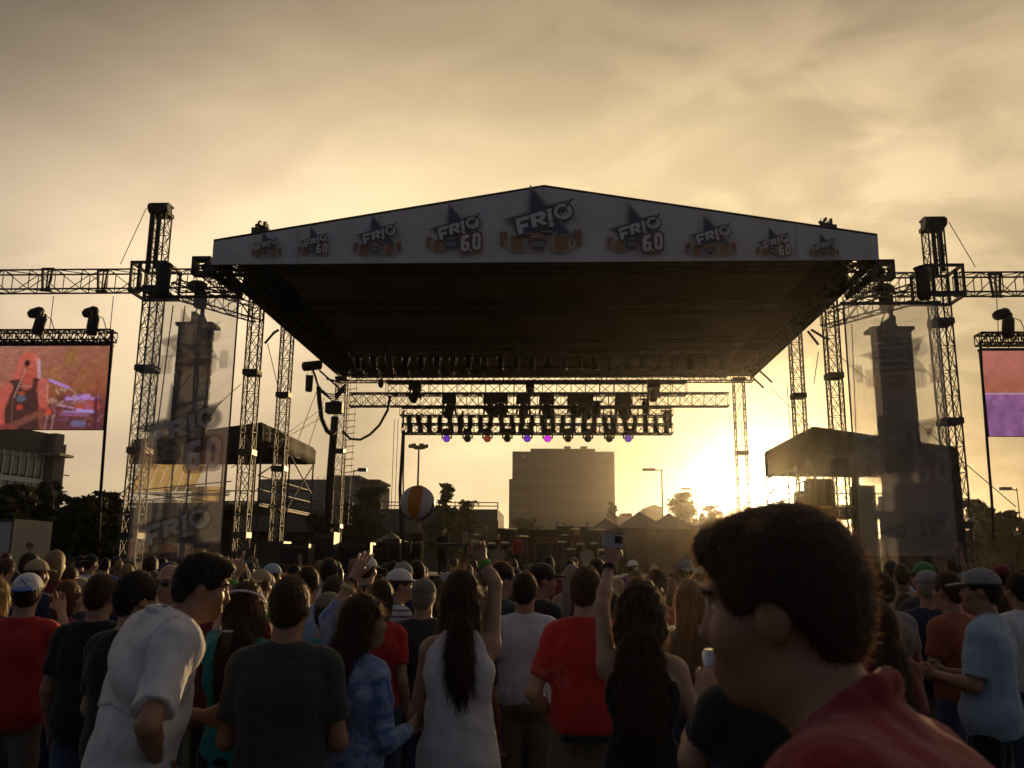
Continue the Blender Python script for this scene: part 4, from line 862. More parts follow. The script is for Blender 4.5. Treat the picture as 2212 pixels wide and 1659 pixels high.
for px, le, lb in ((965, 'purple', 'leftmost round moving light, glowing purple'), (1010, 'dark', 'unlit round moving light second from the left'), (1053, 'red', 'round moving light with a dull red lens'), (1096, 'dark', 'unlit round moving light between the red and the deep purple ones'), (1139, 'purple', 'deep purple moving light beside the magenta one'), (1183, 'magenta', 'brightest moving light, glowing magenta'), (1227, 'grey', 'unlit grey moving light just right of the magenta one'), (1270, 'grey', 'unlit grey moving light, second right of the magenta one'), (1316, 'grey', 'unlit grey moving light beside the rightmost violet one'), (1357, 'violet', 'rightmost round moving light, pale violet')): mover(px, 942, le, lb)
def big_light(px, py, Y, s, label, head=1):
    p = P(px, py, Y); t = thing('spot_light', label, 'stage light', p, 'large spot lights on the lighting trusses')
    mb = MB(); mb.box(p + Vector((0, 0, .33 * s)), (.62 * s, .4, .42 * s), None, .9); mb.build('base', BLACK, t)
    mb = MB()
    for k in (-1, 1): mb.box(p + Vector((k * .24 * s, 0, -.05 * s)), (.09 * s, .16, .55 * s), Matrix.Rotation(-k * .15, 3, 'Y'))
    mb.box(p + Vector((0, 0, .18 * s)), (.6 * s, .16, .08 * s)); mb.build('yoke', BLACK, t)
    mb = MB(); M = Matrix.Rotation(RND.uniform(-.5, .5), 3, 'Y'); mb.lathe([(.1 * s, .25 * s), (.2 * s, .15 * s), (.2 * s, -.2 * s), (.14 * s, -.36 * s)], p + Vector((0, 0, -.15 * s)), 12, M); mb.build('lamp_head', BLACK, t, True)
for px, py, s, lb in ((897, 848, .9, 'spot light at the left end of the upper truss'), (971, 878, 1, 'leftmost large spot light above the purple lamp'), (1060, 878, 1, 'large spot light above the red lamp, left of its neighbour'), (1083, 876, .95, 'large spot light just right of the one above the red lamp'), (1131, 878, 1, 'large spot light above the deep purple lamp'), (1145, 842, .6, 'small spot light standing on the upper truss'), (1181, 878, 1.05, 'large spot light above the magenta lamp'), (1240, 878, .95, 'large spot light right of the magenta lamp'), (1266, 880, 1, 'large spot light in the middle right pair'), (1346, 880, 1.1, 'large spot light above the violet lamp'), (1412, 845, .9, 'spot light at the right end of the upper truss')): big_light(px, py, 32.6 if py > 860 else 33.7, s * .90, lb)
for px, py, lb in ((1290, 885, 'small round lamp left of the violet spot'), (1395, 880, 'small round lamp near the right truss end'), (1440, 905, 'upright black lamp closing the right truss end')):
    p = P(px, py, 32.4); t = thing('strobe_lamp', lb, 'stage light', p, 'small lamps on the lighting trusses'); mb = MB(); mb.lathe([(.12, -.25), (.14, 0), (.14, .2), (.08, .28)], p, 10); mb.build('body', BLACK, t, True); mb = MB(); mb.box(p + Vector((0, 0, .3)), (.4, .1, .07)); mb.build('clamp', STEEL, t)
# cables and the left support leg
def leg():
    a = P(871, 930, 32.4); b = P(863, 1185, 32.4); t = thing('support_leg', 'dark upright leg under the left end of the lowest truss', 'support leg', (b.x, 32.4, b.z))
    mb = MB(); mb.path([(a.x, 32.4, a.z), (a.x - .05, 32.4, (a.z + b.z) / 2), (b.x + .1, 32.4, b.z)], [.05, .06, .09], 8); mb.build('pole', CABLE, t)
    mb = MB(); mb.path([(a.x + .06, 32.3, a.z), (a.x + .07, 32.3, (a.z * .6 + b.z * .4)), (b.x + .17, 32.3, b.z)], .03, 6); mb.build('cable', CABLE, t)
leg()
for i, x in enumerate((848, 856)): wire('hanging_wire', ['thin line left of the support leg, outer one', 'thin line left of the support leg, inner one'][i], [(x + 4, 905, 32.8), (x - 6, 1180, 32.8)], .012)
wire('cable_swag', 'thick cable sagging from the truss to the rear left column', [(842, 858, 34), (838, 885, 35), (820, 918, 36), (800, 938, 37), (778, 950, 38), (757, 948, 38), (740, 932, 38.2)], .055, n=7)
wire('cable_swag', 'heavy bundle of cables dropping from the roof corner to the left column', [(688, 836, 36), (690, 868, 36.4), (695, 905, 37), (706, 930, 37.5), (716, 938, 38), (726, 930, 38.2)], .10, n=7)
t = thing('cable_swag', 'thin cables drooping under the rear left roof corner', 'cable', P(688, 836, 36))
for i in range(4): mb = MB(); mb.path([P(688, 836 + i * 2, 36), P(705 + 4 * i, 850 + 5 * i, 37), P(725, 852 + 4 * i, 38), P(745, 830 + 4 * i, 38.4)], .03, 5); mb.build('cable_strand', CABLE, t, True)
wire('cable_swag', 'thick line drooping above the left column from the hoist', [(676, 800, 35), (682, 815, 35.3), (688, 836, 36)], .05)
def hoist():
    p = P(675, 790, 35); t = thing('chain_hoist', 'black hoist with a hanging chain bag at the left roof edge', 'chain hoist', p)
    mb = MB(); mb.lathe([(.12, -.42), (.2, -.36), (.2, .3), (.13, .4)], p, 12, Matrix.Rotation(R(84), 3, 'Y')); mb.build('motor', BLACK, t, True)
    q = P(668, 827, 35); mb = MB(); mb.lathe([(.13, -.36), (.15, -.3), (.16, .3)], q, 10); mb.build('chain_bag', BLACK, t, True)
    for k in (-1, 1): mb = MB(); mb.tube(q + Vector((k * .14, 0, .28)), p + Vector((-.12, 0, -.1)), .012, 4); mb.build('strap', CABLE, t)
hoist()
p = P(823, 828, 36); mb = MB(); mb.tube(p + Vector((0, 0, .25)), p + Vector((0, 0, .6)), .02, 5); mb.lathe([(.03, -.2), (.12, -.1), (.13, .05), (.05, .2)], p, 10); tag(mb.build('hook_block', STEEL, None, True, at=p), 'small hook block dangling below the rear roof edge', 'hook block')
# ------------------------------------------------------------------ side tents with scaffold
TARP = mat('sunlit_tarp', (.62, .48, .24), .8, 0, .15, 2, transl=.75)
def side_tent(A, Bx, left):
    """A: photo position of the near inner roof corner, Bx: outer roof corner"""
    Yn, Yf = 32.0, 39.4; a = P(*A, Yn); b = P(*Bx, Yn); s = -1 if left else 1
    t = thing('side_tent', 'dark canvas tent on scaffold %s' % ('left of the stage, sun glowing through behind the banner' if left else 'right of the stage, hiding part of the sun'), 'tent', (a.x, Yn, 0))
    rid = a.z; out = b.z; val = P(A[0], 1005 if left else 1035, Yf).z if not left else P(690, 1003, Yf).z
    mb = MB()
    vs = [(a.x, Yn, rid), (b.x, Yn, out), (b.x, Yf, out), (a.x, Yf, rid)]; vs += [(x, y, z - .12) for x, y, z in vs]
    mb.add(vs, [(0, 1, 2, 3), (7, 6, 5, 4), (0, 4, 5, 1), (1, 5, 6, 2), (2, 6, 7, 3), (3, 7, 4, 0)]); mb.build('roof_sheet', CANVAS, t)
    def wall(x0, y0, x1, y1, zt0, zt1, zb, name='valance', material=CANVAS, th=.05, pleat=0):
        n = 12; d = Vector((x1 - x0, y1 - y0, 0)); nr = Vector((d.y, -d.x, 0)).normalized(); rows = []
        for i in range(n + 1):
            f = i / n; wv = .04 * math.sin(i * 2.2) + RND.uniform(-.02, .02); q = Vector((x0, y0, 0)) + d * f + nr * wv
            rows.append([(q.x, q.y, zt0 + (zt1 - zt0) * f), (q.x + nr.x * wv, q.y + nr.y * wv, (zt0 + zb) / 2), (q.x, q.y, zb + RND.uniform(-.03, .03)), (q.x + nr.x * th, q.y + nr.y * th, zb), (q.x + nr.x * th, q.y + nr.y * th, zt0 + (zt1 - zt0) * f)])
        return loft(name, rows, material, t, closed=True)
    wall(a.x, Yn, a.x, Yf, rid - .1, rid - .1, val)                                   # inner valance
    wall(b.x, Yf, a.x, Yf, out - .1, rid - .1, val + (0 if left else .1))             # rear valance
    wall(b.x, Yn, b.x, Yf, out - .1, out - .1, 0 if not left else val, 'outer_wall')
    if left:
        wall(b.x, Yn, a.x, Yn, out - .1, rid - .1, P(500, 1003, Yn).z)
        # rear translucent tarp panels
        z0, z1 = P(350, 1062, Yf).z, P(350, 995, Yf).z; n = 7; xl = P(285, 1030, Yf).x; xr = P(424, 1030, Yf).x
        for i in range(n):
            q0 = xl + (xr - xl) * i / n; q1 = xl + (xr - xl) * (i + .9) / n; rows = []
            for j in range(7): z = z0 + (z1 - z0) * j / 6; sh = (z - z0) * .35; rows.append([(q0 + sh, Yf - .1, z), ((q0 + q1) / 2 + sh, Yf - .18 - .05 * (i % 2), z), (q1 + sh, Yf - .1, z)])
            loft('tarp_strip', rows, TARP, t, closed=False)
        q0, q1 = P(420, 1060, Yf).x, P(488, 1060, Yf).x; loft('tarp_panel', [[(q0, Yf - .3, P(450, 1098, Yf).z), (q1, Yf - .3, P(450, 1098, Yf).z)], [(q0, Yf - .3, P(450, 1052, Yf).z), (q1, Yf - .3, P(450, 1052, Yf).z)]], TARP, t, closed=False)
        wall(P(270, 1100, 33).x, 33, P(520, 1100, 33).x, 33, P(400, 1100, 33).z, P(400, 1100, 33).z, 0, 'front_skirt')
    else:
        x0 = P(1905, 1000, Yn).x; wall(x0, Yn, b.x, Yn, out + (rid - out) * .5, out - .1, 0, 'front_wall')
        wall(a.x, Yn, x0, Yn, rid - .1, rid - (rid - out) * .5, P(1800, 1030, Yn).z, 'front_valance')
        x1 = P(1745, 1100, Yf).x; x2 = P(1800, 1100, Yf).x
        wall(x1, Yf - .3, x2, Yf - .3, P(1770, 1035, Yf).z, P(1770, 1035, Yf).z, 0, 'rear_drape'); wall(P(1835, 1100, Yf).x, Yf - .5, P(1850, 1100, Yf).x, Yf - .5, P(1800, 1030, Yf).z, P(1800, 1030, Yf).z, 0, 'rear_drape')
        wall(P(1950, 1100, Yf).x, Yf - .3, P(2060, 1100, Yf).x, Yf - .3, P(1800, 1030, Yf).z, P(1800, 1030, Yf).z, 0, 'rear_drape')
    # scaffold
    zd = P(600, 1100, 36).z; xs_ = [a.x, a.x + s * 1.4, a.x + s * (abs(b.x - a.x) * .55), b.x]
    for i, x in enumerate(xs_):
        for y in (Yn + .1, (Yn + Yf) / 2, Yf - .1):
            f = abs(x - a.x) / abs(b.x - a.x); mb = MB(); mb.tube((x - s * .03, y, 0), (x - s * .03, y, rid + (out - rid) * f - .1), .035, 7); mb.build('scaffold_leg', ALU, t)
    for z in (val + .0, zd, zd + .5, zd + 1.0, rid - .25):
        mb = MB(); mb.tube((a.x, Yn, z), (a.x, Yf, z), .03, 6); mb.build('scaffold_tube', ALU, t)
        if z < val: mb = MB(); mb.tube((a.x, Yf - .1, z), (b.x, Yf - .1, z), .03, 6); mb.build('scaffold_tube', ALU, t)
    for y0, y1, z0, z1 in ((Yn, (Yn + Yf) / 2, zd + 1.0, val), ((Yn + Yf) / 2, Yf, val, zd + .8), ((Yn + Yf) / 2, Yf, zd, val)):
        mb = MB(); mb.tube((a.x - .02 * s, y0, z0), (a.x - .02 * s, y1, z1), .03, 6); mb.build('scaffold_brace', ALU, t)
    for k in range(6): mb = MB(); q = abs(b.x - a.x) / 6; mb.box((a.x + s * q * (k + .5), (Yn + Yf) / 2, zd - .05), (q - .02, Yf - Yn - .3, .1)); mb.build('deck_board', mat('plywood', (.30, .22, .13), .7, 0, .2, 2), t)
    if left:
        for i in range(9):
            x0, x1 = P(285, 1080, 38).x, P(490, 1080, 38).x; mb = MB(); z = zd + RND.uniform(-.2, 1.0); mb.tube((x0, 38 + RND.random(), z), (x1, 38 + RND.random(), z + RND.uniform(-.7, .7)), .025, 5); mb.build('scaffold_tube', ALU, t)
    return t
side_tent((565, 912), (285, 950), True)
side_tent((1757, 921), (2066, 966), False)
# clutter silhouettes inside the right tent
for i, (px, y0, w) in enumerate(((1765, 1040, .9), (1735, 1062, .6), (1862, 1050, .7), (1925, 1072, .8), (1985, 1066, 1.0))):
    p = P(px, y0, 37); t = thing('equipment_rack', ['tall dark rack nearest the sun in the right tent', 'low dark case next to the sun', 'dark rack in the middle of the right tent', 'dark case beside the tent cloth wall', 'bulky dark case deep in the right tent'][i], 'equipment case', (p.x, 37, 0), 'equipment in the right tent')
    mb = MB(); mb.box((p.x, 37, p.z / 2), (w, .8, p.z)); mb.build('body', BLACK, t); mb = MB(); mb.box((p.x, 36.58, p.z * .8), (w * .7, .03, .12)); mb.build('handle', STEEL, t)
    for k in (-1, 1): mb = MB(); mb.box((p.x + k * w / 2, 36.6, p.z / 2), (.05, .05, p.z + .02)); mb.build('corner_rail', ALU, t)
# ------------------------------------------------------------------ stage deck and gear
def deck():
    x0, x1 = P(560, 1160, 28).x, P(1790, 1160, 28).x; t = thing('stage_deck', 'long dark stage platform behind the crowd', 'stage', ((x0 + x1) / 2, 28, 0)); n = 10
    for i in range(n):
        a = x0 + (x1 - x0) * i / n; b = x0 + (x1 - x0) * (i + 1) / n; mb = MB(); mb.box(((a + b) / 2, 33.8, DECK - .08), (b - a - .03, 11.6, .16)); mb.build('deck_panel', BLACK, t)
        mb = MB(); mb.box(((a + b) / 2, 28.05, (DECK - .18) / 2), (b - a - .02, .06, DECK - .18)); mb.build('skirt', CANVAS, t)
deck()
WOODO = mat('orange_tolex', (.30, .085, .03), .7, 0, .15, 8)
def amp(px, ytop, Y, w, label, m=BLACK, d=.45, zb=DECK):
    p = P(px, ytop, Y); h = p.z - zb; t = thing('amplifier', label, 'amplifier', (p.x, Y, zb), 'amplifiers and cases on stage')
    mb = MB(); mb.box((p.x, Y, zb + h / 2), (w, d, h)); mb.build('cabinet', m, t)
    mb = MB(); mb.box((p.x, Y - d / 2 - .012, zb + h * .42), (w * .88, .03, h * .7)); mb.build('grille', SPK, t)
    mb = MB(); mb.box((p.x, Y - d / 2 - .012, zb + h * .9), (w * .88, .03, h * .12)); mb.build('control_panel', ALU, t)
    mb = MB(); mb.path([(p.x - .1, Y, zb + h), (p.x - .06, Y, zb + h + .05), (p.x + .06, Y, zb + h + .05), (p.x + .1, Y, zb + h)], .012, 5); mb.build('handle', CABLE, t)
amp(1180, 1160, 33, .82, 'orange guitar amplifier in the middle of the stage', WOODO, zb=DECK + .35); amp(1180, 1192, 33.1, .86, 'black speaker cabinet under the orange amplifier')
amp(848, 1165, 32, .62, 'black amplifier in front of the white tent'); amp(826, 1178, 31.6, .6, 'black case left of the support leg'); amp(886, 1172, 33.4, .9, 'wide dark road case behind the keyboard player', d=.8); amp(705, 1150, 31, .75, 'tall dark speaker at the left stage edge', d=.8); amp(765, 1172, 32.5, 1.4, 'long dark riser beside the left column', d=1.0); amp(1120, 1165, 34.5, .6, 'dark amplifier left of the orange one')
def side_stack(px, y, w, label): amp(px, y, 29.2, w, label, d=.8)
side_stack(645, 1175, .9, 'dark side speaker below the middle left column'); side_stack(1640, 1150, 1.1, 'dark side speaker near the right stage edge')
CYM = mat('brass_cymbal', (.42, .30, .12), .3, .9, .1); CHROME = mat('chrome', (.5, .5, .5), .2, 1, .05); DRUMH = mat('drum_head', (.55, .5, .42), .6, 0, .05); DRUMS = mat('drum_shell', (.09, .05, .035), .35, 0, .2)
def drum_kit(px, Y, label, col):
    c = P(px, 1190, Y); c.z = DECK + .35; t = thing('drum_kit', label, 'drum kit', c, 'drum kits on stage')
    mb = MB(); mb.box(c + Vector((0, .6, -.17)), (2.6, 2.2, .33)); mb.build('riser', BLACK, t)
    X90 = Matrix.Rotation(R(90), 3, 'X')
    sh = mb = MB(); mb.lathe([(.30, -.2), (.30, .2)], c + Vector((0, 0, .30)), 20, X90); k = mb.build('bass_drum', col, t, True); mb = MB(); mb.lathe([(.285, .202), (.28, .21)], c + Vector((0, 0, .30)), 20, X90); mb.build('drum_head', DRUMH, k)
    for dx, dz, r, h in ((-.26, .72, .16, .2), (.26, .74, .17, .22), (.62, .42, .21, .36), (-.6, .55, .18, .14)):
        mb = MB(); mb.lathe([(r, -h / 2), (r, h / 2)], c + Vector((dx, .25, dz)), 16, Matrix.Rotation(.25, 3, 'X')); k = mb.build('drum', col, t, True); mb = MB(); mb.lathe([(r * .97, h / 2 + .002), (r * .9, h / 2 + .01)], c + Vector((dx, .25, dz)), 16, Matrix.Rotation(.25, 3, 'X')); mb.build('drum_head', DRUMH, k)
    for dx, dz, r in ((-.85, 1.15, .24), (-.45, 1.4, .22), (.5, 1.38, .23), (.95, 1.1, .27), (-.95, .9, .18)):
        q = c + Vector((dx, .3, dz)); mb = MB(); mb.lathe([(r, -.012), (r * .4, .01), (.03, .035)], q, 18, Matrix.Rotation(RND.uniform(-.15, .3), 3, 'X')); mb.build('cymbal', CYM, t, True)
        mb = MB(); mb.tube((q.x, q.y, c.z), q, .012, 6)
        for a in range(3): mb.tube((q.x, q.y, c.z + .3), (q.x + .25 * math.cos(a * 2.09), q.y + .25 * math.sin(a * 2.09), c.z), .01, 5)
        mb.build('cymbal_stand', CHROME, t)
drum_kit(1075, 35.0, 'drum kit left of the orange amplifier, with cymbals on stands', DRUMS); drum_kit(1268, 35.0, 'drum kit with a pale bass drum head right of the orange amplifier', DRUMS)
def keyboard(px, y, Y):
    p = P(px, y, Y); t = thing('keyboard', 'keyboard on a stand in front of the dark-clad musician', 'keyboard', (p.x, Y, DECK)); M = Matrix.Rotation(.5, 3, 'Z')
    mb = MB(); mb.box((p.x, Y, p.z), (1.25, .35, .1), M); mb.build('case', BLACK, t); mb = MB(); mb.box(Vector((p.x, Y, p.z + .052)) + M @ Vector((0, -.05, 0)), (1.1, .16, .02), M); mb.build('keys', DRUMH, t)
    for k in (-1, 1): mb = MB(); mb.tube(Vector((p.x, Y, p.z)) + M @ Vector((k * .4, .1, 0)), Vector((p.x, Y, DECK)) + M @ Vector((-k * .4, -.1, 0)), .02, 6); mb.build('leg', ALU, t)
    mb = MB(); mb.box(Vector((p.x, Y, p.z + .3)) + M @ Vector((.5, 0, 0)), (.06, .4, .34), M); mb.build('side_panel', mat('bright_panel', (.5, .42, .3), .4), t)
keyboard(975, 1178, 30.2)
def mic_stand(px, y0, x1, y1, Y, label):
    p = P(px, y0, Y); q = P(x1, y1, Y); t = thing('mic_stand', label, 'microphone stand', (p.x, Y, DECK), 'microphone stands on stage')
    mb = MB(); mb.tube((p.x, Y, DECK), p, .014, 6)
    for a in range(3): mb.tube((p.x, Y, DECK + .15), (p.x + .3 * math.cos(a * 2.09), Y + .3 * math.sin(a * 2.09), DECK), .012, 5)
    mb.build('stand', STEEL, t); mb = MB(); mb.tube(p + (p - q) * .35, q, .011, 6); mb.build('boom', STEEL, t)
    mb = MB(); d = (q - p).normalized(); mb.path([q, q + d * .1, q + d * .16], [.016, .026, .02], 8); mb.build('microphone', BLACK, t)
mic_stand(1003, 1158, 975, 1135, 29.0, 'boom microphone stand with its arm up to the left, beside the keyboard player'); mic_stand(842, 1150, 848, 1138, 30.0, 'microphone stand in front of the white tent'); mic_stand(1310, 1162, 1312, 1156, 30.0, 'straight microphone stand glinting near the raised camera'); mic_stand(1232, 1150, 1222, 1136, 33.0, 'short boom microphone stand right of the orange amplifier')
# beach ball over the crowd
def beach_ball():
    Y = 24.0; c = P(901.5, 1087.5, Y); r = 37.5 * (ray(901, 1087).length / F_PX * 1.0) * Y / ray(901, 1087).normalized().y / ray(901, 1087).length * 1.0
    r = 37.3 * Y / F_PX * 1.03; t = thing('beach_ball', 'big inflatable beach ball in white, orange and blue above the crowd', 'beach ball', c)
    cols = [('panel_white', (.62, .62, .64)), ('panel_orange', (.60, .22, .02)), ('panel_white', (.62, .62, .64)), ('panel_blue', (.07, .07, .24)), ('panel_white', (.62, .62, .64)), ('panel_orange', (.60, .22, .02)), ('panel_white', (.62, .62, .64)), ('panel_blue', (.07, .07, .24))]
    M = Matrix.Rotation(R(-14), 3, 'X') @ Matrix.Rotation(R(6), 3, 'Y'); k0 = R(-90 - 22.5 - 45)
    for g in range(8):
        rows = []; mb = MB(); nm, cc = cols[g]
        for i in range(15):
            th = math.pi * i / 14; rr = []
            for j in range(7):
                a = k0 + (g + j / 6) * math.pi / 4; puff = 1 - .012 * (abs(j - 3) / 3) ** 6; v = Vector((math.sin(th) * math.cos(a), math.sin(th) * math.sin(a), math.cos(th))) * r * puff; rr.append(tuple(c + M @ v))
            rows.append(rr)
        loft('panel', rows, mat(nm, cc, .35, 0, .05, 3, transl=.25), t, closed=False)
    mb = MB(); mb.lathe([(.09, -.004), (.085, .012)], c + M @ Vector((0, 0, r * .995)), 14, M); mb.build('end_patch', mat('panel_white', (.62, .62, .64)), t)
beach_ball()
# ------------------------------------------------------------------ people: smooth blended volumes turned into one continuous skin
def V3(*a): return np.array(a, dtype=np.float64)
def RX(a): c, s = math.cos(a), math.sin(a); return np.array([[1, 0, 0], [0, c, -s], [0, s, c]])
def RY(a): c, s = math.cos(a), math.sin(a); return np.array([[c, 0, s], [0, 1, 0], [-s, 0, c]])
def RZ(a): c, s = math.cos(a), math.sin(a); return np.array([[c, -s, 0], [s, c, 0], [0, 0, 1]])
def cap(a, b, r0, r1=None, k=.03, op='u', end=None): return dict(t='c', a=np.asarray(a, float), b=np.asarray(b, float), r0=r0, r1=r0 if r1 is None else r1, k=k, op=op, end=end)
def ell(c, r, M=None, k=.03, op='u'): return dict(t='e', c=np.asarray(c, float), r=np.asarray(r, float), M=M, k=k, op=op)
def infl(p, e):
    q = dict(p)
    if q['t'] == 'c': q['r0'] += e; q['r1'] += e
    else: q['r'] = q['r'] + e
    return q
def bbox(p):
    if p['t'] == 'c': r = max(p['r0'], p['r1']); return np.minimum(p['a'], p['b']) - r, np.maximum(p['a'], p['b']) + r
    r = p['r'].max() if p['M'] is not None else p['r']; return p['c'] - r, p['c'] + r
def surf(prims, h, disp=None, cuts=()):
    us = [bbox(p) for p in prims if p['op'] == 'u']; lo = np.min([u[0] for u in us], 0) - 3 * h; hi = np.max([u[1] for u in us], 0) + 3 * h
    n = np.ceil((hi - lo) / h).astype(int) + 1; ax = [(lo[i] + h * np.arange(n[i])) for i in range(3)]
    D = np.full(n, 1.0, dtype=np.float32)
    for p in prims:
        a, b = bbox(p); m = p['k'] + 3 * h + (.02 if disp else 0); i0 = np.maximum(((a - m - lo) / h).astype(int), 0); i1 = np.minimum(((b + m - lo) / h).astype(int) + 2, n)
        if (i1 <= i0).any(): continue
        sl = tuple(slice(i0[i], i1[i]) for i in range(3))
        X = ax[0][sl[0]][:, None, None]; Y = ax[1][sl[1]][None, :, None]; Z = ax[2][sl[2]][None, None, :]
        if p['t'] == 'c':
            ab = p['b'] - p['a']; L2 = max((ab ** 2).sum(), 1e-9); dx, dy, dz = X - p['a'][0], Y - p['a'][1], Z - p['a'][2]
            t = np.clip((dx * ab[0] + dy * ab[1] + dz * ab[2]) / L2, 0, 1)
            d = np.sqrt((dx - t * ab[0]) ** 2 + (dy - t * ab[1]) ** 2 + (dz - t * ab[2]) ** 2) - (p['r0'] + (p['r1'] - p['r0']) * t)
            if p['end'] is not None:
                q, v = p['end']; d = np.maximum(d, (X - q[0]) * v[0] + (Y - q[1]) * v[1] + (Z - q[2]) * v[2])
        else:
            dx, dy, dz = X - p['c'][0], Y - p['c'][1], Z - p['c'][2]
            if p['M'] is not None:
                M = p['M']; dx, dy, dz = (M[0, 0] * dx + M[1, 0] * dy + M[2, 0] * dz, M[0, 1] * dx + M[1, 1] * dy + M[2, 1] * dz, M[0, 2] * dx + M[1, 2] * dy + M[2, 2] * dz)
            r = p['r']; k0 = np.sqrt((dx / r[0]) ** 2 + (dy / r[1]) ** 2 + (dz / r[2]) ** 2); k1 = np.sqrt((dx / r[0] ** 2) ** 2 + (dy / r[1] ** 2) ** 2 + (dz / r[2] ** 2) ** 2)
            d = k0 * (k0 - 1) / np.maximum(k1, 1e-6)
        d = d.astype(np.float32); A = D[sl]
        if p['op'] == 'u': hh = np.maximum(p['k'] - np.abs(A - d), 0) / p['k']; D[sl] = np.minimum(A, d) - hh * hh * p['k'] * .25
        else: d = -d; hh = np.maximum(p['k'] - np.abs(A - d), 0) / p['k']; D[sl] = np.maximum(A, d) + hh * hh * p['k'] * .25
    X = ax[0][:, None, None]; Y = ax[1][None, :, None]; Z = ax[2][None, None, :]
    if disp: D = D + disp(X, Y, Z).astype(np.float32)
    for c in cuts: D = np.maximum(D, c(X, Y, Z).astype(np.float32))
    return nets(D, lo, h)
def nets(D, lo, h):
    S = D < 0; c8 = [(i, j, k) for i in (0, 1) for j in (0, 1) for k in (0, 1)]
    nx, ny, nz = D.shape; cnt = sum(S[i:nx - 1 + i, j:ny - 1 + j, k:nz - 1 + k].astype(np.int8) for i, j, k in c8)
    I = np.argwhere((cnt > 0) & (cnt < 8)); idx = np.full((nx - 1, ny - 1, nz - 1), -1, dtype=np.int64); idx[I[:, 0], I[:, 1], I[:, 2]] = np.arange(len(I))
    vals = np.stack([D[I[:, 0] + i, I[:, 1] + j, I[:, 2] + k] for i, j, k in c8], 1); co = np.array(c8, float); acc = np.zeros((len(I), 3)); num = np.zeros(len(I))
    for a in range(8):
        for b in range(a + 1, 8):
            if abs(co[a] - co[b]).sum() != 1: continue
            m = (vals[:, a] < 0) != (vals[:, b] < 0)
            if not m.any(): continue
            t = vals[m, a] / (vals[m, a] - vals[m, b]); acc[m] += co[a] + (co[b] - co[a]) * t[:, None]; num[m] += 1
    verts = lo + h * (I + acc / np.maximum(num, 1)[:, None]); faces = []
    for axis in range(3):
        s0 = [slice(None)] * 3; s1 = [slice(None)] * 3; s0[axis] = slice(0, -1); s1[axis] = slice(1, None)
        a, b = S[tuple(s0)], S[tuple(s1)]; E = np.argwhere(a != b); o1, o2 = [(1, 2), (2, 0), (0, 1)][axis]
        E = E[(E[:, o1] > 0) & (E[:, o2] > 0) & (E[:, o1] < D.shape[o1] - 1) & (E[:, o2] < D.shape[o2] - 1)]
        ins = a[E[:, 0], E[:, 1], E[:, 2]]; q = []
        for d1, d2 in ((-1, -1), (0, -1), (0, 0), (-1, 0)):
            e = E.copy(); e[:, o1] += d1; e[:, o2] += d2; q.append(idx[e[:, 0], e[:, 1], e[:, 2]])
        q = np.stack(q, 1); q[~ins] = q[~ins][:, ::-1]; faces.append(q)
    return verts, np.concatenate(faces)
def np_mesh(name, v, f, mats, parent, extra=None, smooth=True):
    """v,f arrays; extra: MB with more geometry (its own material indices)"""
    nv, nf = len(v), len(f); ev = extra.v if extra else []; ef = extra.f if extra else []
    me = bpy.data.meshes.new(name); me.from_pydata(np.vstack([v, np.array(ev)]).tolist() if ev else v.tolist(), [], f.tolist() + [tuple(i + nv for i in q) for q in ef])
    for m_ in (mats if isinstance(mats, (list, tuple)) else [mats]): me.materials.append(m_)
    if extra and any(extra.m): me.polygons.foreach_set('material_index', [0] * nf + extra.m)
    me.polygons.foreach_set('use_smooth', [smooth] * len(me.polygons)); me.update()
    o = bpy.data.objects.new(name, me); COL.objects.link(o); o.parent = parent; return o
SKINS = {k: mat('skin_' + k, c, .5, 0, .1, 20, spec=.35) for k, c in (('fair', (.42, .25, .17)), ('tan', (.34, .18, .11)), ('dark', (.20, .10, .06)))}
def strand_mat(k, c):
    m = mat('strand_' + k, c, .4, 0, .2, 30, spec=.5); nt = m.node_tree; N = nt.nodes; L = nt.links; t = N.new('ShaderNodeBsdfTranslucent'); t.inputs[0].default_value = (min(1, c[0] * 4 + .16), min(1, c[1] * 4 + .09), min(1, c[2] * 4 + .035), 1)
    mx = N.new('ShaderNodeMixShader'); mx.inputs[0].default_value = .5; L.new(N['Principled BSDF'].outputs[0], mx.inputs[1]); L.new(t.outputs[0], mx.inputs[2]); L.new(mx.outputs[0], N['Material Output'].inputs[0]); return m
STRANDS = {k: strand_mat(k, c) for k, c in (('black', (.012, .009, .007)), ('brown', (.045, .024, .013)), ('auburn', (.09, .035, .016)), ('blond', (.24, .15, .07)), ('grey', (.22, .2, .18)))}
EYEM = mat('eye_white', (.6, .57, .52), .3, 0, .02); PUP = mat('eye_dark', (.02, .015, .01), .2, 0, 0); LIP = mat('lip', (.30, .11, .09), .45, 0, .05)
HAIRS = {k: mat('hair_' + k, c, .6, 0, .35, 25, .35, 40, .25, stretch=(8, 8, 1)) for k, c in (('black', (.012, .009, .007)), ('brown', (.045, .024, .013)), ('auburn', (.09, .035, .016)), ('blond', (.24, .15, .07)), ('grey', (.22, .2, .18)))}
CLOTH = {}
def cloth(name, c=None, transl=.06):
    if name not in CLOTH: CLOTH[name] = mat('cloth_' + name, c, .85, 0, .10, 5, .38, 7.0, .2, .2, transl=transl, bdist=.05, stretch=(2.6, 2.6, .9))
    return CLOTH[name]
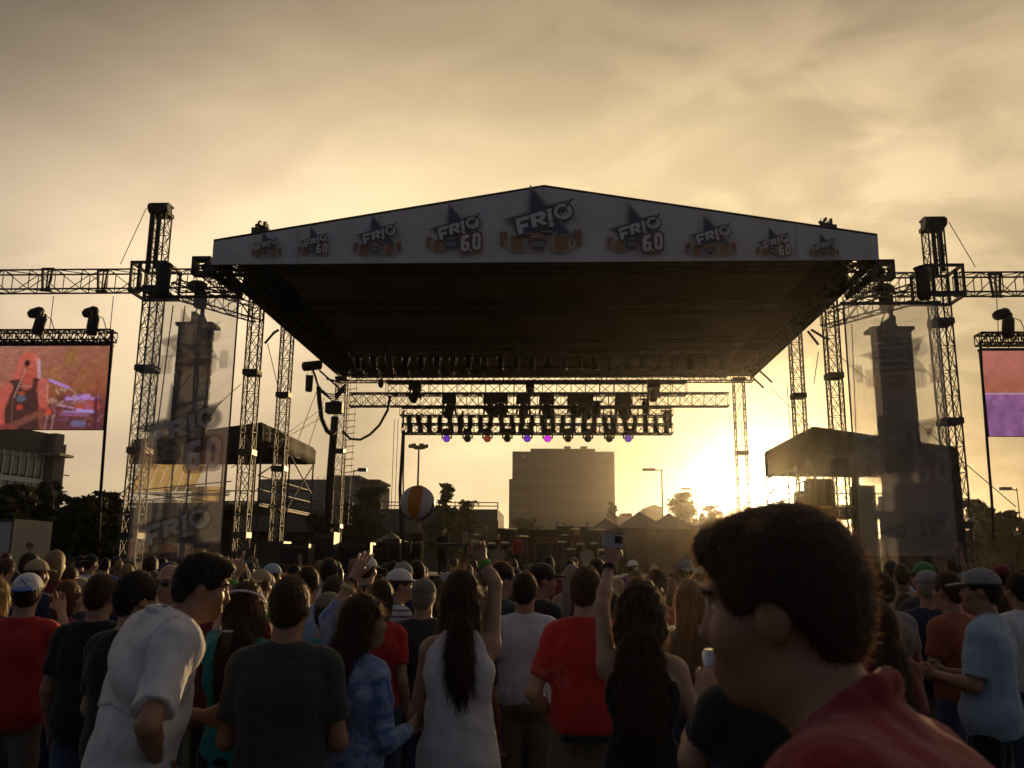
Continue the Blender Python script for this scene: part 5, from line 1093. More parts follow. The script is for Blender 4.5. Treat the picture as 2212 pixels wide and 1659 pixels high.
PAL = dict(white=(.74, .73, .74), grey=(.27, .27, .27), black=(.018, .018, .02), navy=(.025, .035, .085), red=(.50, .03, .03), maroon=(.17, .02, .03), orange=(.34, .09, .05), teal=(.02, .26, .25), green=(.06, .20, .06), sky=(.36, .48, .62), pink=(.62, .25, .30), purple=(.15, .06, .24), tan=(.40, .30, .19), charcoal=(.05, .055, .055), yellow=(.60, .42, .08), blue=(.05, .12, .42), khaki=(.18, .155, .12), faded_red=(.27, .028, .035), denim=(.07, .10, .17))
for k, c in PAL.items(): cloth(k, c)
def tiedye():
    m = cloth('tie_dye_blue', (.16, .27, .52)); nt = m.node_tree; N = nt.nodes; L = nt.links; b = N['Principled BSDF']; tc = N.new('ShaderNodeTexCoord'); n = N.new('ShaderNodeTexNoise'); n.inputs['Scale'].default_value = 7; n.inputs['Detail'].default_value = 5; n.inputs['Distortion'].default_value = 2.0
    L.new(tc.outputs['Object'], n.inputs['Vector']); r = N.new('ShaderNodeValToRGB'); L.new(n.outputs[0], r.inputs[0]); e = r.color_ramp.elements; e[0].position = .36; e[0].color = (.07, .15, .42, 1); e[1].position = .66; e[1].color = (.40, .50, .66, 1); L.new(r.outputs[0], b.inputs['Base Color']); return m
tiedye()
def stripes():
    m = cloth('striped_white', (.6, .6, .6)); nt = m.node_tree; N = nt.nodes; L = nt.links; b = N['Principled BSDF']; tc = N.new('ShaderNodeTexCoord'); w = N.new('ShaderNodeTexWave'); w.bands_direction = 'Z'; w.inputs['Scale'].default_value = 6.5; L.new(tc.outputs['Object'], w.inputs['Vector'])
    r = N.new('ShaderNodeValToRGB'); L.new(w.outputs[0], r.inputs[0]); r.color_ramp.elements[0].position = .1; r.color_ramp.elements[0].color = (.05, .05, .08, 1); r.color_ramp.elements[1].position = .2; r.color_ramp.elements[1].color = (.6, .58, .58, 1); L.new(r.outputs[0], b.inputs['Base Color'])
stripes()
def printed(name, base, ink, zc, rz, rx, y_to, amt, scale):
    """tee with a faded print: noise-broken ink inside an oval on the back"""
    m = cloth(name, base); nt = m.node_tree; N = nt.nodes; L = nt.links; b = N['Principled BSDF']; src = b.inputs['Base Color'].links[0].from_socket
    tc = N.new('ShaderNodeTexCoord'); mp = N.new('ShaderNodeMapping'); mp.inputs['Location'].default_value = (0, 0, -zc / rz); mp.inputs['Scale'].default_value = (1 / rx, 0.0, 1 / rz); mp.inputs['Rotation'].default_value = (0, .12, 0); L.new(tc.outputs['Object'], mp.inputs[0])
    ln = N.new('ShaderNodeVectorMath'); ln.operation = 'LENGTH'; L.new(mp.outputs[0], ln.inputs[0]); n = N.new('ShaderNodeTexNoise'); n.inputs['Scale'].default_value = scale; n.inputs['Detail'].default_value = 6; L.new(tc.outputs['Object'], n.inputs['Vector'])
    r1 = N.new('ShaderNodeMapRange'); L.new(ln.outputs['Value'], r1.inputs[0]); r1.inputs[1].default_value = 1.0; r1.inputs[2].default_value = .75; r2 = N.new('ShaderNodeMapRange'); L.new(n.outputs[0], r2.inputs[0]); r2.inputs[1].default_value = .45; r2.inputs[2].default_value = .58
    mu = N.new('ShaderNodeMath'); mu.operation = 'MULTIPLY'; L.new(r1.outputs[0], mu.inputs[0]); L.new(r2.outputs[0], mu.inputs[1]); m2 = N.new('ShaderNodeMath'); m2.operation = 'MULTIPLY'; L.new(mu.outputs[0], m2.inputs[0]); m2.inputs[1].default_value = amt
    mx = N.new('ShaderNodeMix'); mx.data_type = 'RGBA'; L.new(m2.outputs[0], mx.inputs[0]); L.new(src, mx.inputs[6]); mx.inputs[7].default_value = (*ink, 1); L.new(mx.outputs[2], b.inputs['Base Color'])
printed('red_print', (.50, .03, .03), (.40, .20, .19), 1.20, .11, .16, 0, .38, 22); printed('ringer_print', (.62, .62, .66), (.10, .12, .16), 1.40, .065, .30, 0, .9, 26); printed('white_logo', (.70, .70, .71), (.5, .06, .06), 1.28, .10, .12, 0, .8, 10)
def frame_of(d, hint):
    d = d / np.linalg.norm(d); s = hint - d * (hint @ d); s /= np.linalg.norm(s); return d, s, np.cross(d, s)
def hand(mb, prims, w, d, hint, pose, sc=1.0):
    """palm into prims, five separate bent fingers into mb. hint: direction of the thumb side"""
    d, s, n = frame_of(np.asarray(d, float), np.asarray(hint, float)); M = np.stack([s, n, d], 1)
    prims.append(ell(w + d * .052 * sc, np.array([.040, .017, .056]) * sc, M, .02)); prims.append(cap(w + d * .03 * sc + s * .022 * sc, w + d * .045 * sc + s * .036 * sc, .016 * sc, .014 * sc, .02))
    cur = dict(open=(8,) * 4, relaxed=(26, 30, 34, 36), fist=(82, 84, 84, 82), point=(4, 84, 84, 84), hold=(52, 54, 56, 58))[pose]; sprd = 7 if pose == 'open' else 2
    for i, (off, ln) in enumerate(((.030, .070), (.010, .079), (-.011, .073), (-.030, .058))):
        b = w + d * (.088 - .004 * abs(i - 1)) * sc + s * off * sc; a = R((1.2 - i) * sprd); dd = d * math.cos(a) + s * math.sin(a); pts = [b - dd * .025 * sc, b]; rs = [.0092 * sc, .0098 * sc]; ang = 0; p = b
        for f, r_ in ((.45, .0088), (.31, .0080), (.24, .0062)):
            ang += R(cur[i]) * (.75 if f > .4 else 1.0); v = dd * math.cos(ang) + n * math.sin(ang); p = p + v * ln * f * sc; pts.append(p); rs.append(r_ * sc)
        pts.append(p + v * .004 * sc); rs.append(.003 * sc); mb.path(pts, rs, 7)
    b = w + d * .034 * sc + s * .034 * sc; f = .25 if pose in ('fist', 'point', 'hold') else 0; v1 = d * .75 + s * .62 + n * f; v2 = d * .9 + s * (.30 if pose == 'open' else -.25) + n * (f + .2); v1 /= np.linalg.norm(v1); v2 /= np.linalg.norm(v2)
    p1 = b + v1 * .034 * sc; p2 = p1 + v2 * .030 * sc; mb.path([b - v1 * .015 * sc, b, p1, p2, p2 + v2 * .004 * sc], [.012 * sc, .0115 * sc, .0105 * sc, .008 * sc, .003 * sc], 7)
def skeleton(s):
    fem = s.get('fem', False); bw = s.get('bulk', 1.0)
    L = RY(R(s.get('side', 0))) @ RX(-R(s.get('lean', 0))); piv = V3(0, 0, .95)
    J = lambda x, y, z: piv + L @ (V3(x, y, z) - piv)
    sw = (.146 if fem else .168) * (.5 + .5 * bw)
    K = dict(L=L, J=J, sw=sw, fem=fem, bw=bw); K['neck0'] = J(0, -.015, 1.44); K['neck1'] = J(0, .005 + s.get('hf', 0), 1.545 - .4 * s.get('hf', 0))
    H = RZ(R(s.get('hyaw', 0))) @ RX(-R(s.get('hpitch', 0))) @ RY(R(s.get('htilt', 0))); K['H'] = H; K['hc'] = K['neck1'] + (L @ V3(0, .006, .02)) + H @ V3(0, .014, .075); K['ztop'] = K['hc'][2] + .146
    for sd, nm in ((-1, 'L'), (1, 'R')):
        a = s.get('arm' + nm, 'down'); S = J(sd * sw, -.005, 1.385)
        if isinstance(a, str):
            E, W_, T, hint = dict(
                down=(J(sd * (sw + .055), -.03, 1.10), J(sd * (sw + .06), .07, .86), None, V3(0, 1, .2)),
                pocket=(J(sd * (sw + .11), -.07, 1.11), J(sd * (sw + .01), .08, .93), None, V3(-sd * .3, 1, 0)),
                front=(J(sd * (sw + .06), .02, 1.10), J(sd * .10, .27, 1.12), None, V3(0, .2, 1)),
                hip=(J(sd * (sw + .20), -.10, 1.13), J(sd * (sw - .01), .03, .99), None, V3(0, 1, .3)),
                phone=(J(sd * (sw + .07), .13, 1.28), J(sd * .10, .33, 1.52), None, V3(-sd, .1, .2)),
                up=(J(sd * (sw + .09), .08, 1.60), J(sd * (sw + .06), .12, 1.87), None, V3(-sd, .2, 0)))[a]
            hd = (W_ - E) / np.linalg.norm(W_ - E)
            if a == 'hip': hd = V3(-sd * .55, .35, -.75)
            K['arm' + nm] = (S, E, W_, hd, hint)
        else: K['arm' + nm] = (S, a[0], a[1], (a[2] - a[1]) / np.linalg.norm(a[2] - a[1]), s.get('thumb' + nm, V3(-sd, 0, .1)))
        if not isinstance(a, str) or a == 'up': v = K['arm' + nm][1] - S; K['arm' + nm] = (S + V3(0, 0, .025) + v * .05,) + K['arm' + nm][1:]
    return K
def torso_prims(K, e=0.0):
    L, J, bw, sw = K['L'], K['J'], K['bw'], K['sw']; f = K['fem']; P_ = []
    P_.append(ell(J(0, -.005, 1.27), V3((.130 if f else .150) * bw + e, (.094 if f else .106) * bw + e, .17 + e), L, .05))
    P_.append(ell(J(0, 0, 1.09), V3((.112 if f else .136) * bw + e, (.088 if f else .102) * bw + e, .17 + e), L, .07))
    P_.append(ell(V3(0, -.01, .94), V3((.156 if f else .154) * bw + e, (.112 if f else .112) * bw + e, .135 + e), None, .07))
    P_.append(cap(J(-sw + .02, -.01, 1.39), J(sw - .02, -.01, 1.39), (.05 if f else .06) + e, None, .05))
    for sd in (-1, 1): P_.append(cap(J(sd * .03, -.02, 1.46), J(sd * (sw - .03), -.012, 1.405), .042 + e, .05 + e, .05))
    for sd in (-1, 1): P_.append(ell(J(sd * .08, -.085, 1.30), V3(.07, .035, .09) + e, L, .05))
    if f:
        for sd in (-1, 1): P_.append(ell(J(sd * .07, .085, 1.27), V3(.06, .055, .06) + e, L, .04))
    return P_
def arm_radii(K): return (.044, .034, .0245) if K['fem'] else (.051 * (.6 + .4 * K['bw']), .041, .0285)
def leg_pts(sd): return V3(sd * .088, 0, .90), V3(sd * .10, .02, .49), V3(sd * .105, -.02, .09)
def body_prims(s, K, mb):
    P_ = torso_prims(K); H, hc = K['H'], K['hc']; hp = lambda x, y, z: hc + H @ V3(x, y, z); r = arm_radii(K); nr = .046 if K['fem'] else .056
    P_.append(cap(K['neck0'], K['neck1'], nr + .006, nr, .05)); P_.append(cap(K['neck1'], hp(0, -.02, -.03), nr, nr * .95, .03))
    P_ += [ell(hp(0, -.012, .03), V3(.074, .096, .100), H, .02), ell(hp(0, .030, -.058), V3(.055, .066, .062), H, .045), ell(hp(0, .066, -.098), V3(.026, .024, .020), H, .035)]
    for sd in (-1, 1): P_ += [ell(hp(sd * .036, .058, -.025), V3(.032, .032, .036), H, .03), ell(hp(sd * .078, -.008, -.008), V3(.011, .024, .033), H, .008), ell(hp(sd * .032, .108, .012), V3(.019, .02, .014), H, .015, 's')]
    P_ += [cap(hp(0, .088, .02), hp(0, .108, -.026), .010, .0145, .015), ell(hp(0, .078, .035), V3(.052, .022, .014), H, .02), cap(hp(-.018, .088, -.066), hp(.018, .088, -.066), .010, .010, .012), cap(hp(-.016, .090, -.080), hp(.016, .090, -.080), .009, .009, .012)]
    for nm in 'LR':
        S, E, W_, hd, hint = K['arm' + nm]; P_.append(cap(S, E, r[0], r[1], .045)); P_.append(cap(E, E + (W_ - E) * .35, r[1], r[1] * 1.02, .02)); P_.append(cap(E + (W_ - E) * .3, W_, r[1] * 1.0, r[2], .02)); hand(mb, P_, W_, hd, hint, s.get('hand' + nm, 'relaxed'), .95 if K['fem'] else 1.05)
    for sd in (-1, 1):
        a, b, c = leg_pts(sd); P_ += [cap(a, b, .082, .056, .05), cap(b, c, .054, .036, .03), cap(c + V3(0, -.03, -.05), c + V3(sd * .02, .15, -.055), .036, .030, .03)]
    return P_
def folds(seed, amp, fz=34.0):
    rn = random.Random(seed); q = [(rn.uniform(-9, 9), rn.uniform(-9, 9), rn.uniform(.35, 1) * fz, rn.uniform(0, 6.28), rn.uniform(.4, 1)) for _ in range(5)] + [(rn.uniform(-30, 30), rn.uniform(-30, 30), rn.uniform(-9, 9), rn.uniform(0, 6.28), .5) for _ in range(3)]
    def f(X, Y, Z): return -amp * sum(w * np.abs(np.sin((a * X + b * Y + c * Z) * .5 + p + 1.5 * np.sin(X * 7 + Z * 4 + p))) for a, b, c, p, w in q) * .85 + amp * 2.1
    return f
def hair_prims(s, K):
    H, hc = K['H'], K['hc']; hp = lambda x, y, z: hc + H @ V3(x, y, z); st = s.get('hair', 'short'); t = s.get('hthick', .008); cuts = []
    P_ = [ell(hp(0, -.014, .034), V3(.076 + t, .097 + t, .100 + t), H, .02)]
    n = H @ V3(0, 0, 1)
    if st in ('short', 'fade'):
        P_.append(ell(hp(0, -.06, -.02), V3(.066, .048, .065), H, .03)); 
        if s.get('quiff'): P_ += [ell(hp(0, .058, .096), V3(.060, .052, .034), H, .035)]
        P_ += [ell(hp(0, .115, -.055), V3(.10, .085, .128), H, .012, 's'), cap(hp(-.13, .012, -.060), hp(.13, .012, -.060), .062, None, .012, 's')]
        low = hp(0, -.05, -.092)
        cuts.append(lambda X, Y, Z: -((X - low[0]) * n[0] + (Y - low[1]) * n[1] + (Z - low[2]) * n[2]))
    else:
        Ln = s.get('hlen', .42); w = s.get('hwid', .10)
        P_ += [ell(hp(0, -.05, -.06), V3(w * .95, .075, .13), H, .05)]
        if st != 'bob':
            top = hp(0, -.07, -.08); end = V3(top[0], top[1], top[2]) + (K['L'] @ V3(0, -.078, -Ln)) ; mid = top * .5 + end * .5 + K['L'] @ V3(0, -.03, 0)
            P_ += [ell(mid, V3(w, .05, Ln * .56), K['L'], .05), ell(end + K['L'] @ V3(.01, 0, .08), V3(w * .75, .032, .12), K['L'], .05)]
            for sd in (-1, 1): P_.append(cap(hp(sd * .075, -.01, .0), V3(*hp(sd * .085, -.045, 0)) + V3(0, 0, -.22), .022, .016, .04))
        if st == 'pony': P_ = [ell(hp(0, -.014, .034), V3(.076 + t, .097 + t, .1 + t), H, .02), cap(hp(0, -.105, .05), hp(0, -.16, -.06), .03, .036, .03), cap(hp(0, -.16, -.06), hp(0, -.15, -.28), .036, .014, .03), ell(hp(0, -.05, -.03), V3(.072, .055, .055), H, .03)]
        P_.append(ell(hp(0, .125, -.055), V3(.078, .105, .125), H, .015, 's'))
    return P_, cuts
def hair_noise(s, K):
    H, hc = K['H'], K['hc']; am = s.get('hamp', .003); curl = s.get('curl', 0.0)
    def f(X, Y, Z):
        x = X - hc[0]; y = Y - hc[1]; z = Z - hc[2]; ph = np.arctan2(x, -y + 1e-5); q = am * np.sin(ph * 23 + 3 * np.sin(z * 14)) * .8 + am * .7 * np.sin(ph * 47 + z * 11 + 2 * np.sin(z * 23)) + am * .6 * np.sin(x * 160 + z * 20) * np.sin(y * 140 + 1)
        if curl: q = q + curl * np.sin(z * 62 + 3 * np.sin(x * 40)) * np.sin(x * 75 + 2 * np.sin(z * 31)) + curl * .5 * np.sin(y * 90 + z * 50)
        return q
    return f
def strands(v, f, n, ln, mb, seed, long_=False):
    """single hairs over the hair volume: lying along it when long, short and slightly raised when cropped"""
    w, drop, out, jit = (.0009, 1.0, .16, .16) if long_ else (.0006, .30, .55, .30)
    rg = np.random.default_rng(seed); tri = v[f[:, :3]]; nr = np.cross(tri[:, 1] - tri[:, 0], tri[:, 2] - tri[:, 0]); nr /= np.linalg.norm(nr, axis=1)[:, None] + 1e-9; i = rg.integers(0, len(f), n); p = v[f[i, 0]]
    dn_ = np.array([0, 0, -1.0]) - nr[i] * (-nr[i][:, 2:3]); d = nr[i] * out + rg.normal(size=(n, 3)) * jit + dn_ * drop; d /= np.linalg.norm(d, axis=1)[:, None]
    l = ln * rg.uniform(.35, 1.25, n)[:, None]; s = np.cross(d, nr[i]); s /= np.linalg.norm(s, axis=1)[:, None] + 1e-9; s *= w; p = p + nr[i] * .001; m = p + d * l * .5; e = m + (d * .8 + rg.normal(size=(n, 3)) * jit * .6 - nr[i] * (.25 if long_ else 0)) * l * .5
    q = np.stack([p - s, p + s, m + s * .8, m - s * .8, e], 1).reshape(-1, 3); o = len(mb.v); mb.v.extend(q.tolist()); b = o + 5 * np.arange(n)
    mb.f += list(map(tuple, np.stack([b, b + 1, b + 2, b + 3], 1).tolist())) + list(map(tuple, np.stack([b + 3, b + 2, b + 4], 1).tolist())); mb.m += [1] * (2 * n)
def shirt_build(s, K, h):
    J, L = K['J'], K['L']; st = s.get('shirt', 'tee'); e = s.get('ease', .014); hem = s.get('hem', .86); P_ = [infl(p, e) for p in torso_prims(K)]; r = arm_radii(K); hw = s.get('flare', .0)
    P_.append(ell(V3(0, -.005, hem + .10), V3((.150 if K['fem'] else .149) * K['bw'] + e + hw, .114 * K['bw'] + e + hw, .17), None, .06))
    lo = s.get('loose', .5)
    if lo: P_.append(ell(J(0, -.012, 1.06), V3(((.120 if K['fem'] else .138) + .022 * lo) * K['bw'] + e, (.088 + .018 * lo) * K['bw'] + e, .36), L, .06))
    if st in ('tee', 'long', 'polo'):
        fr = s.get('sleeve', .62)
        for nm in 'LR':
            S, E, W_, hd, hint = K['arm' + nm]; v = (E - S) / np.linalg.norm(E - S); q = S + (E - S) * fr
            if st == 'long':
                P_.append(cap(S, E, r[0] + .016, r[1] + .012, .05)); u = (W_ - E) / np.linalg.norm(W_ - E); q = E + (W_ - E) * s.get('cuff' + nm, .93); P_.append(cap(E, W_, r[1] + .013, r[2] + .012, .03, end=(q, u)))
            else: P_.append(cap(S, E, r[0] + .014, r[1] + .022, .05, end=(q, v)))
    if st == 'polo':
        for i in range(12):
            a0, a1 = i * math.pi / 6, (i + 1) * math.pi / 6; ring = lambda a: J(.074 * math.sin(a), -.012 + .072 * math.cos(a), 1.487 - .022 * math.cos(a)); P_.append(cap(ring(a0), ring(a1), .017, .017, .012))
    cuts = [lambda X, Y, Z: hem + s.get('hemtilt', 0) * X - Z + .012 * np.sin(X * 17 + 1) - s.get('hemdip', 0) * Y]
    nk = J(0, .012, 1.50)
    P_.append(ell(nk, V3(.068, .072, .05) if st != 'tank' else V3(.085, .10, .10), L, .01, 's'))
    if st == 'polo': P_.pop()
    if st in ('tank', 'halter'):
        for sd in (-1, 1): P_.append(cap(J(sd * (K['sw'] + .035), 0, 1.22 if st == 'tank' else 1.16), J(sd * (K['sw'] - .0), 0, 1.52), .082 if st == 'tank' else .10, None, .015, 's')); P_.append(cap(J(sd * (K['sw'] + .10), 0, 1.05), J(sd * (K['sw'] + .08), 0, 1.3), .09, None, .02, 's'))
        if st == 'halter': P_.append(ell(J(0, -.14, 1.40), V3(.13, .12, .16), L, .02, 's'))
    am = s.get('fold', .006); return P_, cuts, folds(s.get('seed', 1), am)
def pants_build(s, K):
    short = s.get('shorts', False); P_ = [ell(V3(0, -.01, .93), V3((.158 if K['fem'] else .156) * K['bw'] + .012, (.12 if K['fem'] else .117) * K['bw'] + .012, .14), None, .05)]; lw = s.get('legw', .012)
    for sd in (-1, 1):
        a, b, c = leg_pts(sd); P_.append(cap(a, b, .084 + lw, .06 + lw * 1.6, .05))
        if not short: P_.append(cap(b, c + V3(0, 0, .02), .058 + lw * 1.4, .042 + lw * 1.5, .03))
    zc = .44 if short else .07
    return P_, [lambda X, Y, Z: zc - Z, lambda X, Y, Z: Z - 1.02]
def cap_build(s, K):
    H, hc = K['H'], K['hc']; hp = lambda x, y, z: hc + H @ V3(x, y, z); n = H @ V3(0, 0, 1); b = -1 if s.get('backcap') else 1; low = hp(0, 0, .042)
    dome = [ell(hp(0, -.012, .042), V3(.093, .114, .102), H, .02)]; cut = [lambda X, Y, Z: -((X - low[0]) * n[0] + (Y - low[1]) * n[1] + (Z - low[2]) * n[2])]
    M = H @ RX(R(-8 * b)); brim = [ell(hp(0, b * .125 - .012, .040), V3(.078, .085, .011), M, .02)]
    if s.get('hatbrim'): brim = [ell(hp(0, -.012, .042), V3(.155, .17, .012), H, .02)]
    return dome, cut, brim
def make_person(s, root, h, detail=True):
    K = skeleton(s); mb = MB(); prims = body_prims(s, K, mb); v, f = surf(prims, h); H, hc = K['H'], K['hc']
    if detail:
        for sd in (-1, 1):
            c = hc + H @ V3(sd * .032, .076, .010); mb.k = 1; mb.ball(c, .0115, 8); mb.k = 2; mb.ball(c + H @ V3(0, .0065, 0), .0062, 6); mb.k = 0
        for sd in (-1, 1): mb.k = 4; mb.path([hc + H @ V3(sd * .014, .098, .031), hc + H @ V3(sd * .034, .095, .037), hc + H @ V3(sd * .055, .078, .031)], [.003, .0045, .0025], 6)
        mb.k = 3; mb.path([hc + H @ V3(-.02, .0965, -.0735), hc + H @ V3(0, .1, -.073), hc + H @ V3(.02, .0965, -.0735)], [.002, .0045, .002], 6); mb.k = 0
    out = {}; out['body'] = np_mesh('body', v, f, [SKINS[s.get('skin', 'fair')], EYEM, PUP, LIP, HAIRS[s.get('hcol', 'brown')]], root, mb)
    if s.get('hair', 'short') != 'bald':
        P_, cuts = hair_prims(s, K)
        if s.get('cap'):
            cn = H @ V3(0, 0, 1); cl_ = hc + H @ V3(0, 0, .050); cuts = list(cuts) + [lambda X, Y, Z: (X - cl_[0]) * cn[0] + (Y - cl_[1]) * cn[1] + (Z - cl_[2]) * cn[2]]
        hh = min(h, .009 if detail else .022); v, f = surf(P_, hh, hair_noise(s, K) if detail else None, cuts); ex = MB()
        if detail and len(f): lg = s.get('hair', 'short') not in ('short', 'fade', 'bob'); strands(v, f, s.get('nstrand', 2600 if lg else 2400), s.get('strand', .13 if lg else .020), ex, 5, lg)
        out['hair'] = np_mesh('hair', v, f, [HAIRS[s.get('hcol', 'brown')], STRANDS[s.get('hcol', 'brown')]], root, ex)
    if s.get('cap'):
        d, c, b = cap_build(s, K); v, f = surf(d, .01 if detail else .02, None, c); out['cap'] = cp = np_mesh('cap', v, f, cloth(s['cap']), root); v, f = surf(b, .006 if detail else .011); br = np_mesh('brim', v, f, cloth(s.get('brim', s['cap'])), cp); out['brim'] = br
    P_, cuts, fd = shirt_build(s, K, h); v, f = surf(P_, h, fd, cuts); out['shirt'] = np_mesh(s.get('shirtname', 'shirt'), v, f, cloth(s.get('shirtcol', 'grey')), root)
    P_, cuts = pants_build(s, K); v, f = surf(P_, max(h, .014), folds(3, .004), cuts); out['pants'] = np_mesh('shorts' if s.get('shorts') else 'trousers', v, f, cloth(s.get('pantcol', 'denim')), root)
    mb = MB()
    for sd in (-1, 1): a, b, c = leg_pts(sd); mb.ball((c[0] + sd * .012, c[1] + .055, .05), (.05, .14, .052), 8)
    mb.build('shoes', cloth('charcoal'), root, True, at=(0, 0, 0)); return out, K
# ------------------------------------------------------------------ the people one can tell apart near the camera
PLACED = []
def place(label, x, y, Y, rz=0, h=.0135, group=None, base=0.0, **s):
    K = skeleton({**s, 'armL': 'down', 'armR': 'down'}); T = P(x, y, Y); sc = (T.z - base) / K['ztop']; M = RZ(R(rz)); o = M @ K['hc'] * sc
    foot = V3(T.x - o[0], Y - o[1], base); PLACED.append((foot[0], foot[1]))
    for nm in ('armL', 'armR'):
        if nm in s and not isinstance(s[nm], str): s[nm] = [M.T @ ((np.array(P(a, b, Y + dy)) - foot) / sc) for a, b, dy in s[nm]]
    root = thing('person', label, 'person', foot, group, R(rz)); root.scale = (sc,) * 3
    out, K = make_person(s, root, h); return root, out, K
def ring_band(name, root, c, axis, r, w, material, n=14, flat=1.0):
    """bracelet / hair band: short open cylinder with thickness"""
    d, s, t = frame_of(np.asarray(axis, float), V3(.31, .2, .93)); mb = MB(); rows = []
    for rr, o in ((r, -w), (r + .004, -w), (r + .004, w), (r, w), (r, -w)): rows.append([tuple(c + d * o + s * rr * math.cos(2 * math.pi * i / n) * flat + t * rr * math.sin(2 * math.pi * i / n)) for i in range(n)])
    mb.add([q for r_ in rows for q in r_], [(i * n + k, i * n + (k + 1) % n, (i + 1) * n + (k + 1) % n, (i + 1) * n + k) for i in range(4) for k in range(n)]); return mb.build(name, material, root, True, at=(0, 0, 0))
def glasses(root, K, dz=.012, up=0.0, dark=True):
    H, hc = K['H'], K['hc']; hp = lambda x, y, z: tuple(hc + H @ V3(x, y, z)); mb = MB()
    for sd in (-1, 1): MH = Matrix([list(r_) for r_ in H]); mb.ball(hp(sd * .034, .112 - up * .35, dz + up), (.028, .007, .020), 8, MH); mb.path([hp(sd * .062, .105 - up * .3, dz + .006 + up), hp(sd * .084, .06, dz + .004 + up), hp(sd * .086, -.01, dz + up * .9)], .003, 5)
    mb.path([hp(-.012, .115 - up * .35, dz + .004 + up), hp(.012, .115 - up * .35, dz + .004 + up)], .003, 5); return mb.build('sunglasses', mat('dark_lens', (.01, .01, .01), .08, 0, 0, spec=.8), root, True, at=(0, 0, 0))
def cup(p, label, kind='can', sc=1.0, name=None):
    t = thing(name or ('beer_can' if kind == 'can' else 'plastic_cup'), label, 'drink', p); mb = MB()
    if kind == 'can':
        mb.lathe([(.026, -.06), (.033, -.054), (.033, .048), (.026, .058)], p, 14); mb.build('body', mat('can_metal', (.5, .5, .52), .25, .9, .05), t, True); mb = MB(); mb.lathe([(.026, .0585), (.024, .061)], Vector(p), 14); mb.build('rim', CHROME, t)
    else:
        mb.lathe([(.018, -.055), (.022, .0), (.026, .055)], p, 14); mb.build('body', scrim_mat('cup_plastic', (.12, .10, .09), .35), t, True); mb = MB(); mb.lathe([(.0265, .052), (.0275, .058)], p, 14); mb.build('rim', WHITEM, t)
# closest figure: man in the red polo against the sun
rt, o, K = place('man in a red collared shirt seen from close behind, head in front of the sun', 1676, 1088, 1.36, 56, .0085, lean=27, side=4, hyaw=6, hpitch=6, hair='short', quiff=True, hthick=.013, hcol='brown', shirt='polo', shirtcol='faded_red', bulk=1.12, sleeve=.6, armL='front', armR='front', pantcol='khaki', skin='tan', strand=.014, hamp=.0015, nstrand=5000, fold=.006)
# white shirt, leaning to the right
rt, o, K = place('man in a loose white short-sleeved shirt leaning right, hand on hip', 442, 1192, 3.75, -50, .010, lean=11, side=2, hf=.055, hyaw=-16, hpitch=12, hair='short', quiff=True, hcol='black', shirt='tee', shirtcol='white', sleeve=.78, hem=.70, flare=.028, ease=.024, armR='hip', armL='front', pantcol='maroon', skin='tan', fold=.011, seed=5, hthick=.010, bulk=1.04, shorts=True)
def yoke(root, s, K, zc):
    P_, cuts, fd = shirt_build(s, K, .011); P_ = [infl(p, .007) for p in P_ if not (p['t'] == 'c' and p['end'] is not None)]; a = K['J'](0, 0, zc); n = K['L'] @ V3(0, 0, 1); b = K['L'] @ V3(0, 1, 0)
    v, f = surf(P_, .011, fd, [lambda X, Y, Z: -((X - a[0]) * n[0] + (Y - a[1]) * n[1] + (Z - a[2]) * n[2]) + .012 * np.sin(X * 24), lambda X, Y, Z: (X - a[0]) * b[0] + (Y - a[1]) * b[1] + (Z - a[2]) * b[2] + .03, lambda X, Y, Z: np.abs(X) - K['sw'] - .03 + 0 * Z]); np_mesh('back_flap', v, f, cloth('white'), root)
yoke(rt, dict(shirt='none', ease=.026, hem=.70, fold=.011, seed=5, flare=.028), K, 1.13)
ring = [K['J'](.078 * math.sin(a), -.02 + .075 * math.cos(a), 1.485 - .02 * math.cos(a)) for a in [i * math.pi / 8 for i in range(17)]]
v, f = surf([cap(ring[i], ring[i + 1], .016, None, .012) for i in range(16)], .008); np_mesh('collar', v, f, cloth('white'), rt)
# dark tee, very near
rt, o, K = place('broad man in a charcoal tee seen from behind, arms bent, beside the leaning white shirt', 630, 1240, 3.72, 4, .0105, hair='short', hcol='brown', shirtcol='charcoal', bulk=1.08, armL='front', armR='front', sleeve=.72, pantcol='sky', skin='tan', hem=.80, ease=.018)
rt, o, K = place('man in a red tee with a white cap with blue letters at the left edge', 64, 1236, 5.5, 6, .012, hyaw=14, cap='white', brim='blue', backcap=True, hcol='brown', shirtcol='red', bulk=1.18, armR='phone', armL='front', sleeve=.75, pantcol='khaki', skin='fair', hem=.80)
def cap_letters(cp, K):
    H, hc = K['H'], K['hc']; S = .030; mb = MB()
    def on(u, v): x, z = u, v; q = max(0, 1 - (x / .09) ** 2 - ((z - .0) / .102) ** 2); return tuple(hc + H @ V3(x, -.012 - .110 * math.sqrt(q) - .0025, .042 + z))
    def stroke(pts): mb.path([on(-(-.006) + a * S, .048 + b * S) for a, b in pts], .0036, 6)
    stroke([(-1.0, .8), (-1.0, 0), (-1.0, -.6)]); stroke([(.1, .8), (-.5, .2), (-.95, .05)]); stroke([(-.8, .1), (-.3, -.3), (.1, -.75)])
    stroke([(.95, -.1), (.8, .15), (.4, .2), (.1, -.1), (.0, -.6), (.2, -1.0), (.6, -1.1), (.95, -.8)]); mb.build('cap_letters', cloth('blue'), cp, True, at=(0, 0, 0))
cap_letters(o['cap'], K)
place('heavy man in a black tee with short hair behind the red tee man', 224, 1236, 5.15, 4, .0125, hair='fade', hcol='brown', shirtcol='black', bulk=1.18, sleeve=.7, skin='tan', hyaw=-10, armR='front', hem=.8)
